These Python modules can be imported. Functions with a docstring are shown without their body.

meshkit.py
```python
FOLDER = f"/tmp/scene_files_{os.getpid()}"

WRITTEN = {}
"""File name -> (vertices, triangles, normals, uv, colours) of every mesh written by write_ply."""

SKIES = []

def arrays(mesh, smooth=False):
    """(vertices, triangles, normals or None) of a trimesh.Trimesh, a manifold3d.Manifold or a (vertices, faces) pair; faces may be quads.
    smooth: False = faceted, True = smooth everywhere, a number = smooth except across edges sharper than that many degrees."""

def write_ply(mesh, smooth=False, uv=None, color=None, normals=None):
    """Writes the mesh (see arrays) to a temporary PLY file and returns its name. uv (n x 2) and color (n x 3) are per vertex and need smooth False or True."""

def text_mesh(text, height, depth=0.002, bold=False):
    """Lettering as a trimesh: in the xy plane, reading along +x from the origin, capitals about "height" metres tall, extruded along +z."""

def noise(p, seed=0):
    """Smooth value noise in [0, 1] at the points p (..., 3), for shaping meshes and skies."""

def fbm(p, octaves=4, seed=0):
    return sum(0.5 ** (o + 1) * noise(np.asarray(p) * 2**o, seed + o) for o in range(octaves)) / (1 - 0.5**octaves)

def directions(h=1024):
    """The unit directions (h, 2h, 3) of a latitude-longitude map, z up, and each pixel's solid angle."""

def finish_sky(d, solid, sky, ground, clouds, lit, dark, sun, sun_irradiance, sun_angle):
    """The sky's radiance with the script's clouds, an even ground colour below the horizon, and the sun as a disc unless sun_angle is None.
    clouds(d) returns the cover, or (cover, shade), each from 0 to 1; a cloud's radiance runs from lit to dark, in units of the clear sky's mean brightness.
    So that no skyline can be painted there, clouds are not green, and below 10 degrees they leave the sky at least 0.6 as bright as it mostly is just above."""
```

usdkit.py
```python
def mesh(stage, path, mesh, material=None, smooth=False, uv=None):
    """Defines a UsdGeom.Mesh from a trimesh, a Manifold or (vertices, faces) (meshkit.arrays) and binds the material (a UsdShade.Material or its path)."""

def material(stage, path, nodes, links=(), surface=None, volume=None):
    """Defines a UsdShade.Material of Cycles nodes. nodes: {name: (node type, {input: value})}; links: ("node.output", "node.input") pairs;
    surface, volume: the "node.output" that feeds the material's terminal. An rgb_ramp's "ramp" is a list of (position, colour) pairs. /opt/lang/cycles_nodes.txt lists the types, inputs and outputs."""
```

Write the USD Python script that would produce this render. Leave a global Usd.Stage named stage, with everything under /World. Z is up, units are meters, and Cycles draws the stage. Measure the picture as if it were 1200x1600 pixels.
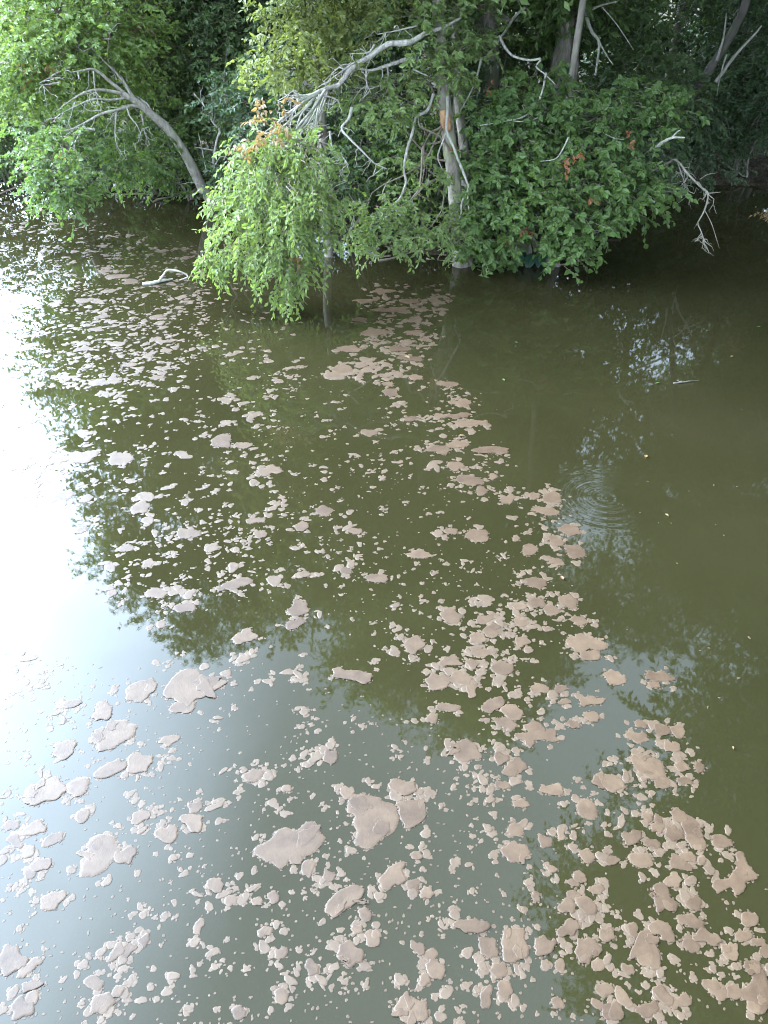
import math
import numpy as np
import manifold3d
from shapely.geometry import Polygon, Point
from shapely.ops import unary_union
import shapely
import trimesh
import usdkit, meshkit
from pxr import Usd, UsdGeom, UsdLux, UsdShade, Gf, Sdf

stage = Usd.Stage.CreateInMemory()
UsdGeom.SetStageUpAxis(stage, 'Z')
UsdGeom.SetStageMetersPerUnit(stage, 1.0)
UsdGeom.Xform.Define(stage, '/World')
UsdGeom.Scope.Define(stage, '/World/Looks')

# ------------------------------------------------------------------ camera, sky, sun, exposure
CAM_H, PITCH, FPX = 5.0, math.radians(35.0), 1305.0       # metres above the water, tilt down, focal length in photo pixels
EXPOSURE = 0.72
SUN_AZ, SUN_EL = math.radians(-57.0), math.radians(29.0)   # azimuth from +y towards +x
SKY_STRENGTH, SUN_INTENSITY, SUN_ANGLE = 0.15, 0.42, 22.0

cam = UsdGeom.Camera.Define(stage, '/World/camera')
cam.CreateHorizontalApertureAttr(24.0)
cam.CreateVerticalApertureAttr(32.0)
cam.CreateFocalLengthAttr(24.0 * FPX / 1200.0)
cam.CreateClippingRangeAttr((0.05, 5000.0))
cam.CreateExposureAttr(EXPOSURE)
cam.AddTranslateOp().Set(Gf.Vec3d(0, 0, CAM_H))
cam.AddRotateXOp().Set(90.0 - math.degrees(PITCH))

sun_dir = np.array([math.sin(SUN_AZ) * math.cos(SUN_EL), math.cos(SUN_AZ) * math.cos(SUN_EL), math.sin(SUN_EL)])
sky = UsdLux.DomeLight.Define(stage, '/World/sky')
sky.GetPrim().SetCustomDataByKey('kind', 'structure')
sky_mat = usdkit.material(stage, '/World/Looks/sky_look', {
    'st': ('sky_texture', {'sky_type': 'single_scattering', 'sun_disc': False, 'sun_elevation': SUN_EL, 'sun_rotation': SUN_AZ % (2 * math.pi),
                           'altitude': 50.0, 'air_density': 1.0, 'aerosol_density': 5.0, 'ozone_density': 1.0}),
    'tc': ('texture_coordinate', {}),
    'nz': ('noise_texture', {'scale': 2.2, 'detail': 5.0, 'roughness': 0.55}),
    'rp': ('map_range', {'from_min': 0.3, 'from_max': 0.72, 'to_min': 0.45, 'to_max': 0.8, 'clamp': True}),
    'dt': ('vector_math', {'math_type': 'dot_product', 'vector2': tuple(sun_dir)}),
    'gl': ('map_range', {'range_type': 'smoothstep', 'from_min': 0.74, 'from_max': 0.99, 'to_min': 1.0, 'to_max': 9.0, 'clamp': True}),
    'vl': ('vector_math', {'math_type': 'scale', 'vector1': (22.0, 28.0, 36.5)}),
    'mx': ('mix_color', {'use_clamp': False}),
    'bg': ('background_shader', {'strength': SKY_STRENGTH}),
}, [('tc.generated', 'nz.vector'), ('nz.fac', 'rp.value'), ('rp.result', 'mx.fac'), ('st.color', 'mx.a'), ('tc.generated', 'dt.vector1'), ('dt.value', 'gl.value'), ('gl.result', 'vl.scale'), ('vl.vector', 'mx.b'), ('mx.result', 'bg.color')], surface='bg.background')
UsdShade.MaterialBindingAPI.Apply(sky.GetPrim()).Bind(sky_mat)

sun = UsdLux.DistantLight.Define(stage, '/World/sun')
sun.CreateIntensityAttr(SUN_INTENSITY)
sun.CreateAngleAttr(SUN_ANGLE)
sun.CreateNormalizeAttr(True)
sun.CreateColorAttr(Gf.Vec3f(1.0, 0.94, 0.84))
z_ax = Gf.Vec3d(*sun_dir)
rot = Gf.Rotation(Gf.Vec3d(0, 0, 1), z_ax)
sun.AddTransformOp().Set(Gf.Matrix4d().SetRotate(rot))

# ------------------------------------------------------------------ helpers
rng = np.random.default_rng(11)


def ray(px, py):
    u, v = px - 600.0, py - 800.0
    return np.array([u, FPX * math.cos(PITCH) - v * math.sin(PITCH), -(FPX * math.sin(PITCH) + v * math.cos(PITCH))])


def at(px, py, y):
    """The place y metres ahead that is seen at a spot of the photo."""
    r = ray(px, py)
    t = y / r[1]
    return np.array([r[0] * t, y, CAM_H + r[2] * t])


def on_water(px, py):
    r = ray(px, py)
    t = CAM_H / -r[2]
    return np.array([r[0] * t, r[1] * t, 0.0])


def trail(pts):
    return np.array([at(*p) for p in pts])


used = {}


def fresh(parent, name):
    k = used.get((parent, name), -1) + 1
    used[(parent, name)] = k
    return f'{parent}/{name}' if k == 0 else f'{parent}/{name}_{k:03d}'


def tag(prim, label=None, cat=None, group=None, kind=None):
    for k, v in (('label', label), ('category', cat), ('group', group), ('kind', kind)):
        if v:
            prim.SetCustomDataByKey(k, v)
    return prim


def twiggy(paths, r, n, size, pull=(0, -.03, -.05)):
    out = []
    for p in paths:
        c = curve(trail(p), 24)
        for _ in range(n):
            i = r.integers(8, 24)
            d = r.normal(size=3) * size * .7 + np.array(pull) + (c[min(i + 1, 23)] - c[max(i - 1, 0)]) * .8
            w = wander(c[i], c[i] + d, 6, .14, r)
            out.append(tube(w, [.008, .005, .002], 4))
            if r.uniform() < .6:
                out.append(tube(wander(w[3], w[3] + d * .4 + r.normal(size=3) * size * .4, 5, .14, r), [.004, .0015], 3))
    return join(out)


class Thing:
    """An Xform at the thing's base whose children are its parts."""

    def __init__(self, name, label, cat, base, group=None):
        self.base = np.asarray(base, float)
        x = UsdGeom.Xform.Define(stage, fresh('/World', name))
        x.AddTranslateOp().Set(Gf.Vec3d(*map(float, self.base)))
        self.prim = tag(x.GetPrim(), label, cat, group)
        self.path = str(x.GetPath())

    def part(self, name, mesh, mat, smooth=False, kind=None, under=None, label=None):
        v, f = (mesh.vertices, mesh.faces) if hasattr(mesh, 'vertices') else mesh[:2]
        uv = mesh[2] if isinstance(mesh, tuple) and len(mesh) > 2 else None
        m = usdkit.mesh(stage, fresh(under or self.path, name), (np.asarray(v) - self.base, f), mat, smooth=smooth, uv=uv)
        tag(m.GetPrim(), label=label, kind=kind)
        return str(m.GetPath())


def single(name, mesh, mat, label=None, cat=None, group=None, kind=None, smooth=False):
    v, f = (mesh.vertices, mesh.faces) if hasattr(mesh, 'vertices') else mesh[:2]
    uv = mesh[2] if isinstance(mesh, tuple) and len(mesh) > 2 else None
    m = usdkit.mesh(stage, fresh('/World', name), (np.asarray(v), f), mat, smooth=smooth, uv=uv)
    tag(m.GetPrim(), label, cat, group, kind)
    return m


def join(meshes):
    vs, fs, n = [], [], 0
    for v, f in meshes:
        vs.append(v)
        fs.append(f + n)
        n += len(v)
    return np.vstack(vs), np.vstack(fs)


def curve(pts, n):
    """n points on a Catmull-Rom curve through pts."""
    p = np.asarray(pts, float)
    if len(p) == 2:
        return p[0] + (p[1] - p[0]) * np.linspace(0, 1, n)[:, None]
    q = np.vstack([2 * p[0] - p[1], p, 2 * p[-1] - p[-2]])
    s = np.linspace(0, len(p) - 1 - 1e-9, n)
    i = s.astype(int)
    t = (s - i)[:, None]
    a, b, c, d = q[i], q[i + 1], q[i + 2], q[i + 3]
    return 0.5 * (2 * b + (c - a) * t + (2 * a - 5 * b + 4 * c - d) * t ** 2 + (3 * b - a - 3 * c + d) * t ** 3)


def tube(path, radii, sides=6, rough=0.0, r=rng):
    p = np.asarray(path, float)
    n = len(p)
    rad = np.interp(np.linspace(0, 1, n), np.linspace(0, 1, len(radii)), radii)
    t = np.gradient(p, axis=0)
    t /= np.maximum(np.linalg.norm(t, axis=1, keepdims=True), 1e-9)
    ref = np.array([0.31, 0.9, 0.3]) if abs(t.mean(0)[2]) > 0.5 else np.array([0.05, 0.1, 1.0])
    a = np.cross(t, ref)
    a /= np.maximum(np.linalg.norm(a, axis=1, keepdims=True), 1e-9)
    b = np.cross(t, a)
    th = np.arange(sides) / sides * 2 * np.pi
    rr = rad[:, None] * (1 + rough * r.normal(size=(n, sides)))
    v = p[:, None] + rr[..., None] * (np.cos(th)[None, :, None] * a[:, None] + np.sin(th)[None, :, None] * b[:, None])
    v = np.vstack([v.reshape(-1, 3), p[:1], p[-1:]])
    k = np.arange(sides)
    k2 = (k + 1) % sides
    f = []
    for i in range(n - 1):
        o, o2 = i * sides, (i + 1) * sides
        f.append(np.stack([o + k, o2 + k, o2 + k2], 1))
        f.append(np.stack([o + k, o2 + k2, o + k2], 1))
    m = n * sides
    f.append(np.stack([np.full(sides, m), k, k2], 1))
    f.append(np.stack([np.full(sides, m + 1), (n - 1) * sides + k2, (n - 1) * sides + k], 1))
    return v, np.vstack(f)


def wander(a, b, n, amp, r, sag=0.0):
    """A wavering way from a to b."""
    a, b = np.asarray(a, float), np.asarray(b, float)
    t = np.linspace(0, 1, n)[:, None]
    k = r.normal(size=(3, 3)) * amp * np.linalg.norm(b - a)
    w = sum(k[j] * np.sin((j + 1) * np.pi * t) / (j + 1) for j in range(3))
    p = a + (b - a) * t + w
    p[:, 2] += sag * np.sin(np.pi * t[:, 0])
    return p


def unit(v):
    return v / np.maximum(np.linalg.norm(v, axis=-1, keepdims=True), 1e-9)


def leaf_mesh(p, d, nrm, length, width, fine=True):
    """Leaves as small folded blades: p base, d along, nrm up."""
    n = len(p)
    d = unit(d)
    s = unit(np.cross(nrm, d))
    u = np.cross(d, s)
    L, Wd = length[:, None], (length * width)[:, None]
    if fine:
        o = [p, p + d * L * .36 + s * Wd * .5 + u * Wd * .13, p + d * L * .72 + s * Wd * .33 + u * Wd * .06,
             p + d * L - u * L * .10, p + d * L * .72 - s * Wd * .33 + u * Wd * .06, p + d * L * .36 - s * Wd * .5 + u * Wd * .13]
        tri = np.array([[0, 1, 2], [0, 2, 3], [0, 3, 4], [0, 4, 5]])
    else:
        o = [p, p + d * L * .45 + s * Wd * .5 + u * Wd * .14, p + d * L - u * L * .08, p + d * L * .45 - s * Wd * .5 + u * Wd * .14]
        tri = np.array([[0, 1, 2], [0, 2, 3]])
    m = len(o)
    v = np.stack(o, 1).reshape(-1, 3)
    f = (tri[None] + (np.arange(n) * m)[:, None, None]).reshape(-1, 3)
    return v, f


def sprays(c, d, r, n_leaf=14, length=.4, leaf=.11, width=.5, droop=.35, fine=True, jitter=.6):
    """Leafy twigs starting at c (N,3) in the directions d: leaves and the twigs that carry them."""
    n = len(c)
    d = unit(d)
    Ls = length * r.uniform(.65, 1.3, n)
    side = unit(np.cross(d, np.array([0, 0, 1.0])) + r.normal(size=(n, 3)) * .15)
    t = (np.arange(n_leaf) + .5) / n_leaf
    t = t[None] + r.uniform(-.04, .04, (n, n_leaf))
    pos = c[:, None] + d[:, None] * (t * Ls[:, None])[..., None]
    pos[..., 2] -= droop * Ls[:, None] * t ** 2
    tan = d[:, None] - np.array([0, 0, 1.0]) * (2 * droop * t)[..., None]
    sgn = np.where(np.arange(n_leaf) % 2, 1.0, -1.0)[None, :, None]
    ax = tan * (.45 + .7 * t)[..., None] + side[:, None] * sgn + r.normal(size=(n, n_leaf, 3)) * jitter
    ax[..., 2] -= r.uniform(0, .55, (n, n_leaf))
    up = np.array([0, -.5, .65]) + r.normal(size=(n, n_leaf, 3)) * .5 + tan * .35
    ll = leaf * r.uniform(.6, 1.25, (n, n_leaf))
    lv = leaf_mesh(pos.reshape(-1, 3), ax.reshape(-1, 3), up.reshape(-1, 3), ll.ravel(), width, fine)
    # twigs: thin three-sided pieces along the same way
    tt = np.array([-.25, .35, .95])
    tp = c[:, None] + d[:, None] * (tt * Ls[:, None])[..., None]
    tp[..., 2] -= droop * Ls[:, None] * np.sign(tt) * tt ** 2
    rad = np.array([.006, .004, .0015])
    o = []
    up2 = np.cross(side, d)
    for k in range(3):
        a = k * 2 * np.pi / 3
        o.append(tp + (np.cos(a) * side + np.sin(a) * up2)[:, None] * rad[None, :, None])
    v = np.stack(o, 2)                        # n, 3 stations, 3 corners
    f = []
    for s in range(2):
        for k in range(3):
            k2 = (k + 1) % 3
            f += [[s * 3 + k, s * 3 + 3 + k, s * 3 + 3 + k2], [s * 3 + k, s * 3 + 3 + k2, s * 3 + k2]]
    f = np.array(f)
    tw = v.reshape(-1, 3), (f[None] + (np.arange(n) * 9)[:, None, None]).reshape(-1, 3)
    return lv, tw


def clump(c, rad, r, density=95, n_leaf=14, length=.4, leaf=.11, width=.5, droop=.35, fine=True, bias=(0, 0, 0), squash=.72, jitter=.6):
    """Leafy twigs spread through one bough's volume, its outline uneven."""
    n = max(2, int(density * rad ** 2))
    q = unit(r.normal(size=(n, 3)))
    rr = r.uniform(0, 1, n) ** .42
    lump = .68 + .6 * meshkit.noise(q * 1.7 + 40 + np.asarray(c) * 3.1, 5)
    off = q * (rr * lump * rad)[:, None] * np.array([1, 1, squash])
    d = q * .9 + np.asarray(bias) + r.normal(size=(n, 3)) * .35
    d[:, 2] = d[:, 2] * .45
    return sprays(np.asarray(c) + off, d, r, n_leaf, length, leaf, width, droop, fine, jitter)


def ramp_of(*cols):
    return [(i / (len(cols) - 1), c) for i, c in enumerate(cols)]


# ------------------------------------------------------------------ materials
def leaf_look(name, cols, trans=.42, rough=.45):
    bright = [tuple(min(1.0, x * k) for x, k in zip(c, (1.5, 1.45, .9))) for c in cols]
    return usdkit.material(stage, f'/World/Looks/{name}', {
        'g': ('geometry', {}),
        'nz': ('noise_texture', {'scale': .9, 'detail': 3.0}),
        'ad': ('math', {'math_type': 'multiply_add', 'value2': .62, 'value3': 0.0}),
        'sm': ('math', {'math_type': 'multiply_add', 'value2': .7, 'value3': -.16, 'use_clamp': True}),
        's2': ('math', {'math_type': 'add', 'use_clamp': True}),
        'r1': ('rgb_ramp', {'ramp': ramp_of(*cols)}),
        'r2': ('rgb_ramp', {'ramp': ramp_of(*bright)}),
        'p': ('principled_bsdf', {'roughness': rough, 'specular_ior_level': .35}),
        't': ('translucent_bsdf', {}),
        'm': ('mix_closure', {'fac': trans}),
    }, [('g.position', 'nz.vector'), ('g.random_per_island', 'ad.value1'), ('nz.fac', 'sm.value1'), ('ad.value', 's2.value1'), ('sm.value', 's2.value2'),
        ('s2.value', 'r1.fac'), ('s2.value', 'r2.fac'), ('r1.color', 'p.base_color'), ('r2.color', 't.color'), ('p.BSDF', 'm.closure1'), ('t.BSDF', 'm.closure2')], surface='m.closure')


LEAF = {
    'bright': leaf_look('bright_leaves', [(.085, .135, .030), (.130, .19, .042), (.175, .235, .06)]),
    'mid': leaf_look('green_leaves', [(.050, .088, .022), (.082, .13, .030), (.125, .172, .044)]),
    'cool': leaf_look('cool_leaves', [(.044, .076, .024), (.072, .112, .034), (.105, .148, .050)], trans=.3),
    'deep': leaf_look('deep_leaves', [(.028, .052, .018), (.044, .076, .027), (.066, .104, .038)], trans=.25),
    'olive': leaf_look('olive_leaves', [(.085, .105, .028), (.13, .15, .04), (.18, .195, .06)]),
    'soft': leaf_look('soft_leaves', [(.080, .120, .034), (.125, .175, .050), (.18, .22, .072)]),
    'lime': leaf_look('lime_leaves', [(.080, .122, .03), (.130, .178, .044), (.19, .225, .068)]),
    'rust': leaf_look('rust_leaves', [(.12, .075, .032), (.17, .115, .048), (.20, .165, .065)], trans=.4),
    'red': leaf_look('red_leaves_look', [(.16, .06, .028), (.22, .10, .042)], trans=.35),
    'broad': leaf_look('broad_leaves', [(.018, .048, .028), (.03, .07, .04)], trans=.15, rough=.4),
}


def bark_look(name, dark, light, moss=None, scale=9.0, bump=.012):
    nodes = {
        'g': ('geometry', {}),
        'mp': ('mapping', {'scale': (1, 1, .28)}),
        'n1': ('noise_texture', {'scale': scale, 'detail': 6.0, 'roughness': .65}),
        'n2': ('noise_texture', {'scale': 2.3, 'detail': 3.0}),
        'r1': ('rgb_ramp', {'ramp': [(.3, dark), (.52, tuple((a + b) / 2 for a, b in zip(dark, light))), (.7, light)]}),
        'rm': ('map_range', {'from_min': .52, 'from_max': .68, 'to_min': 0.0, 'to_max': .75, 'clamp': True}),
        'mx': ('mix_color', {'b': moss or light}),
        'bp': ('bump', {'strength': .9, 'distance': bump}),
        'p': ('principled_bsdf', {'roughness': .85, 'specular_ior_level': .2}),
    }
    return usdkit.material(stage, f'/World/Looks/{name}', nodes, [('g.position', 'mp.vector'), ('mp.vector', 'n1.vector'), ('g.position', 'n2.vector'), ('n1.fac', 'r1.fac'), ('n2.fac', 'rm.value'),
        ('rm.result', 'mx.fac'), ('r1.color', 'mx.a'), ('mx.result', 'p.base_color'), ('n1.fac', 'bp.height'), ('bp.normal', 'p.normal')], surface='p.BSDF')


BARK = bark_look('grey_bark', (.10, .085, .065), (.26, .23, .185), (.12, .13, .07))
PALE = bark_look('pale_bark', (.11, .095, .072), (.34, .305, .245), (.22, .225, .15), scale=16, bump=.012)
MOTTLED = bark_look('mottled_bark', (.07, .055, .04), (.33, .295, .235), (.13, .15, .06), scale=9, bump=.03)
DEAD = bark_look('dead_wood', (.12, .105, .082), (.40, .375, .315), (.24, .25, .18), scale=22, bump=.012)
DARKB = bark_look('dark_bark', (.05, .042, .034), (.13, .115, .095), (.07, .08, .045))
TWIG = bark_look('twig_bark', (.10, .08, .055), (.20, .165, .12), scale=20, bump=.002)
RAW = bark_look('raw_wood', (.16, .085, .04), (.36, .21, .105), scale=12, bump=.02)

soil = usdkit.material(stage, '/World/Looks/leaf_litter', {
    'g': ('geometry', {}), 'n1': ('noise_texture', {'scale': 3.0, 'detail': 8.0, 'roughness': .7}), 'v': ('voronoi_texture', {'scale': 14.0}),
    'r': ('rgb_ramp', {'ramp': [(.3, (.018, .016, .010)), (.5, (.045, .036, .022)), (.72, (.085, .066, .04))]}),
    'b': ('bump', {'strength': 1.0, 'distance': .05}), 'p': ('principled_bsdf', {'roughness': .95, 'specular_ior_level': .1}),
}, [('g.position', 'n1.vector'), ('g.position', 'v.vector'), ('n1.fac', 'r.fac'), ('r.color', 'p.base_color'), ('v.distance', 'b.height'), ('b.normal', 'p.normal')], surface='p.BSDF')

RIPPLE = on_water(945, 778)
water_look = usdkit.material(stage, '/World/Looks/turbid_water', {
    'g': ('geometry', {}),
    'mp': ('mapping', {'scale': (1.0, .7, 1.0)}),
    'n1': ('noise_texture', {'scale': 2.2, 'detail': 2.0, 'roughness': .45}),
    'n2': ('noise_texture', {'scale': .35, 'detail': 4.0}),
    'n3': ('noise_texture', {'scale': 60.0, 'detail': 2.0}),
    'cr': ('rgb_ramp', {'ramp': [(.32, (.0066, .0060, .0022)), (.55, (.0079, .0071, .0027)), (.72, (.0094, .0080, .0034))]}),
    'ds': ('vector_math', {'math_type': 'distance', 'vector2': tuple(RIPPLE)}),
    'fq': ('math', {'math_type': 'multiply', 'value2': 2 * math.pi / .11}),
    'sn': ('math', {'math_type': 'sine'}),
    'fo': ('map_range', {'from_min': .12, 'from_max': .75, 'to_min': 1.0, 'to_max': 0.0, 'clamp': True}),
    'rw': ('math', {'math_type': 'multiply'}),
    'b1': ('bump', {'strength': 1.0, 'distance': .0010}),
    'b2': ('bump', {'strength': 1.0, 'distance': .0005}),
    'b3': ('bump', {'strength': 1.0, 'distance': .00003}),
    'n4': ('noise_texture', {'scale': 110.0, 'detail': 2.0}),
    'du': ('map_range', {'from_min': .66, 'from_max': .74, 'to_min': 0.0, 'to_max': .4, 'clamp': True}),
    'dm': ('mix_color', {'b': (.024, .021, .014)}),
    'df': ('diffuse_bsdf', {}),
    'gl': ('glossy_bsdf', {'color': (1, 1, 1), 'roughness': 0.0}),
    'fr': ('fresnel', {'IOR': 1.36}),
    'm': ('mix_closure', {}),
}, [('g.position', 'mp.vector'), ('mp.vector', 'n1.vector'), ('g.position', 'n2.vector'), ('g.position', 'n3.vector'), ('n2.fac', 'cr.fac'), ('cr.color', 'dm.a'), ('g.position', 'n4.vector'), ('n4.fac', 'du.value'), ('du.result', 'dm.fac'), ('dm.result', 'df.color'),
    ('g.position', 'ds.vector1'), ('ds.value', 'fq.value1'), ('fq.value', 'sn.value1'), ('ds.value', 'fo.value'), ('sn.value', 'rw.value1'), ('fo.result', 'rw.value2'),
    ('n1.fac', 'b1.height'), ('rw.value', 'b2.height'), ('b1.normal', 'b2.normal'), ('n3.fac', 'b3.height'), ('b2.normal', 'b3.normal'),
    ('b3.normal', 'gl.normal'), ('b3.normal', 'fr.normal'), ('fr.fac', 'm.fac'), ('df.BSDF', 'm.closure1'), ('gl.BSDF', 'm.closure2')], surface='m.closure')


def foam_look(name, a, b, c):
    return usdkit.material(stage, f'/World/Looks/{name}', {
        'g': ('geometry', {}), 'oi': ('object_info', {}), 'uv': ('uvmap', {'attribute': 'st'}), 'xy': ('separate_xyz', {}),
        'n1': ('noise_texture', {'scale': 7.0, 'detail': 6.0, 'roughness': .7}), 'n2': ('voronoi_texture', {'scale': 110.0}), 'n3': ('noise_texture', {'scale': 34.0, 'detail': 3.0}), 'n5': ('noise_texture', {'scale': 90.0, 'detail': 3.0, 'roughness': .6}),
        'ad': ('math', {'math_type': 'multiply_add', 'value2': .22, 'value3': 0.0}), 'a2': ('math', {'math_type': 'multiply_add', 'value2': .2}), 'sm': ('math', {'math_type': 'multiply_add', 'value2': .85}),
        'of': ('math', {'math_type': 'add', 'value2': -.15}),
        'r': ('rgb_ramp', {'ramp': [(.22, a), (.5, b), (.8, c)]}),
        'b1': ('bump', {'strength': .35, 'distance': .0012}), 'b2': ('bump', {'strength': .3, 'distance': .003}),
        'p': ('principled_bsdf', {'roughness': .5, 'specular_ior_level': .22}),
        'e1': ('math', {'math_type': 'multiply_add', 'value2': 1.5, 'value3': -.95}), 'e2': ('math', {'math_type': 'add'}), 'e3': ('map_range', {'from_min': .05, 'from_max': .55, 'to_min': 0.0, 'to_max': 1.0, 'clamp': True}),
        't': ('transparent_bsdf', {}), 'm': ('mix_closure', {}),
    }, [('g.position', 'n1.vector'), ('g.position', 'n2.vector'), ('g.position', 'n3.vector'), ('g.position', 'n5.vector'), ('g.random_per_island', 'ad.value1'), ('oi.random', 'a2.value1'), ('ad.value', 'a2.value3'), ('n1.fac', 'sm.value1'), ('a2.value', 'sm.value3'), ('sm.value', 'of.value1'), ('of.value', 'r.fac'),
        ('r.color', 'p.base_color'), ('n2.distance', 'b1.height'), ('n3.fac', 'b2.height'), ('b1.normal', 'b2.normal'), ('b2.normal', 'p.normal'),
        ('uv.UV', 'xy.vector'), ('n5.fac', 'e1.value1'), ('e1.value', 'e2.value1'), ('xy.x', 'e2.value2'), ('e2.value', 'e3.value'), ('e3.result', 'm.fac'), ('t.BSDF', 'm.closure1'), ('p.BSDF', 'm.closure2')], surface='m.closure')


FOAM = foam_look('tan_foam', (.027, .0152, .0074), (.046, .0282, .0150), (.072, .0490, .0305))
FLECK = foam_look('pale_foam', (.030, .0182, .0096), (.047, .0308, .0178), (.070, .0500, .0335))
white_plastic = usdkit.material(stage, '/World/Looks/white_plastic', {'p': ('principled_bsdf', {'base_color': (.75, .75, .72), 'roughness': .4})}, surface='p.BSDF')

# ------------------------------------------------------------------ ground and water
shore = [(-300, 60), (-60, 34), (-24, 25), (-12, 21.8), (-9, 20.9), (-7.4, 20.3), (-3.7, 19.2), (-2.5, 17.6), (-1, 16.3), (0.4, 15.6), (1.9, 15.15), (3.4, 15.1), (4.2, 16.8), (4.7, 19.0),
         (6.5, 20.8), (8.6, 20.5), (9.8, 18.0), (9.0, 13.0), (7.6, 9.0), (6.9, 5.0), (6.8, 0.0), (8.5, -8.0), (14, -22), (30, -60), (60, -300)]
land = Polygon(shore + [(400, -300), (400, 400), (-300, 400)])


def spaced(lo, hi, fine, a, b):
    mid = np.arange(a, b + fine / 2, fine)
    def out(start, end, sign):
        xs, s, x = [], fine, start
        while (x < end) if sign > 0 else (x > end):
            s *= 1.35
            x += sign * s
            xs.append(x)
        return xs
    return np.array(sorted(out(a, lo, -1)) + list(mid) + out(b, hi, 1))


gx, gy = spaced(-600, 600, .45, -14, 16), spaced(-600, 900, .45, -4, 36)
X, Y = np.meshgrid(gx, gy, indexing='ij')
pts = shapely.points(np.stack([X.ravel(), Y.ravel()], 1))
edge = land.exterior
dist = shapely.distance(pts, edge)
inside = shapely.contains(land, pts)
sd = np.where(inside, dist, -dist)
zz = np.where(sd > 0, .30 * (1 - np.exp(-sd / .8)) + np.minimum(sd * .05, 2.2), -.7 * (1 - np.exp(sd / .9)) - .02)
zz = zz + (meshkit.fbm(np.stack([X.ravel() * .9, Y.ravel() * .9, 0 * X.ravel()], 1) + 100, 4, 3) - .5) * np.clip(.22 + sd * .05, .05, .6)
gv = np.stack([X.ravel(), Y.ravel(), zz], 1)
ni, nj = X.shape
ii, jj = np.meshgrid(np.arange(ni - 1), np.arange(nj - 1), indexing='ij')
a0 = (ii * nj + jj).ravel()
gf = np.vstack([np.stack([a0, a0 + nj, a0 + nj + 1], 1), np.stack([a0, a0 + nj + 1, a0 + 1], 1)])
single('ground', (gv, gf), soil, kind='structure', smooth=True)


def ground_z(x, y):
    i, j = np.argmin(abs(gx - x)), np.argmin(abs(gy - y))
    return float(zz.reshape(ni, nj)[i, j])


wv = np.array([[-600, -600, 0], [600, -600, 0], [600, 60, 0], [-600, 60, 0]], float)
single('water', (wv, np.array([[0, 1, 2], [0, 2, 3]])), water_look, kind='structure')


# ------------------------------------------------------------------ trees
class Crown:
    def __init__(self):
        self.l, self.t = [], []

    def add(self, pair):
        self.l.append(pair[0])
        self.t.append(pair[1])
        return self

    def build(self, thing, mat, name='crown', twig=True, label=None):
        if not self.l:
            return
        thing.part(name, join(self.l), mat, kind='stuff', label=label)
        if twig:
            thing.part('twigs', join(self.t), TWIG, kind='stuff')


def limb_to(thing, a, b, r0, r, bark, sag=.0, amp=.08, sides=5, n=9, name='branch'):
    thing.part(name, tube(wander(a, b, n, amp, r, sag), [r0, r0 * .7, r0 * .25], sides, .05, r), bark, smooth=True)


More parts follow.
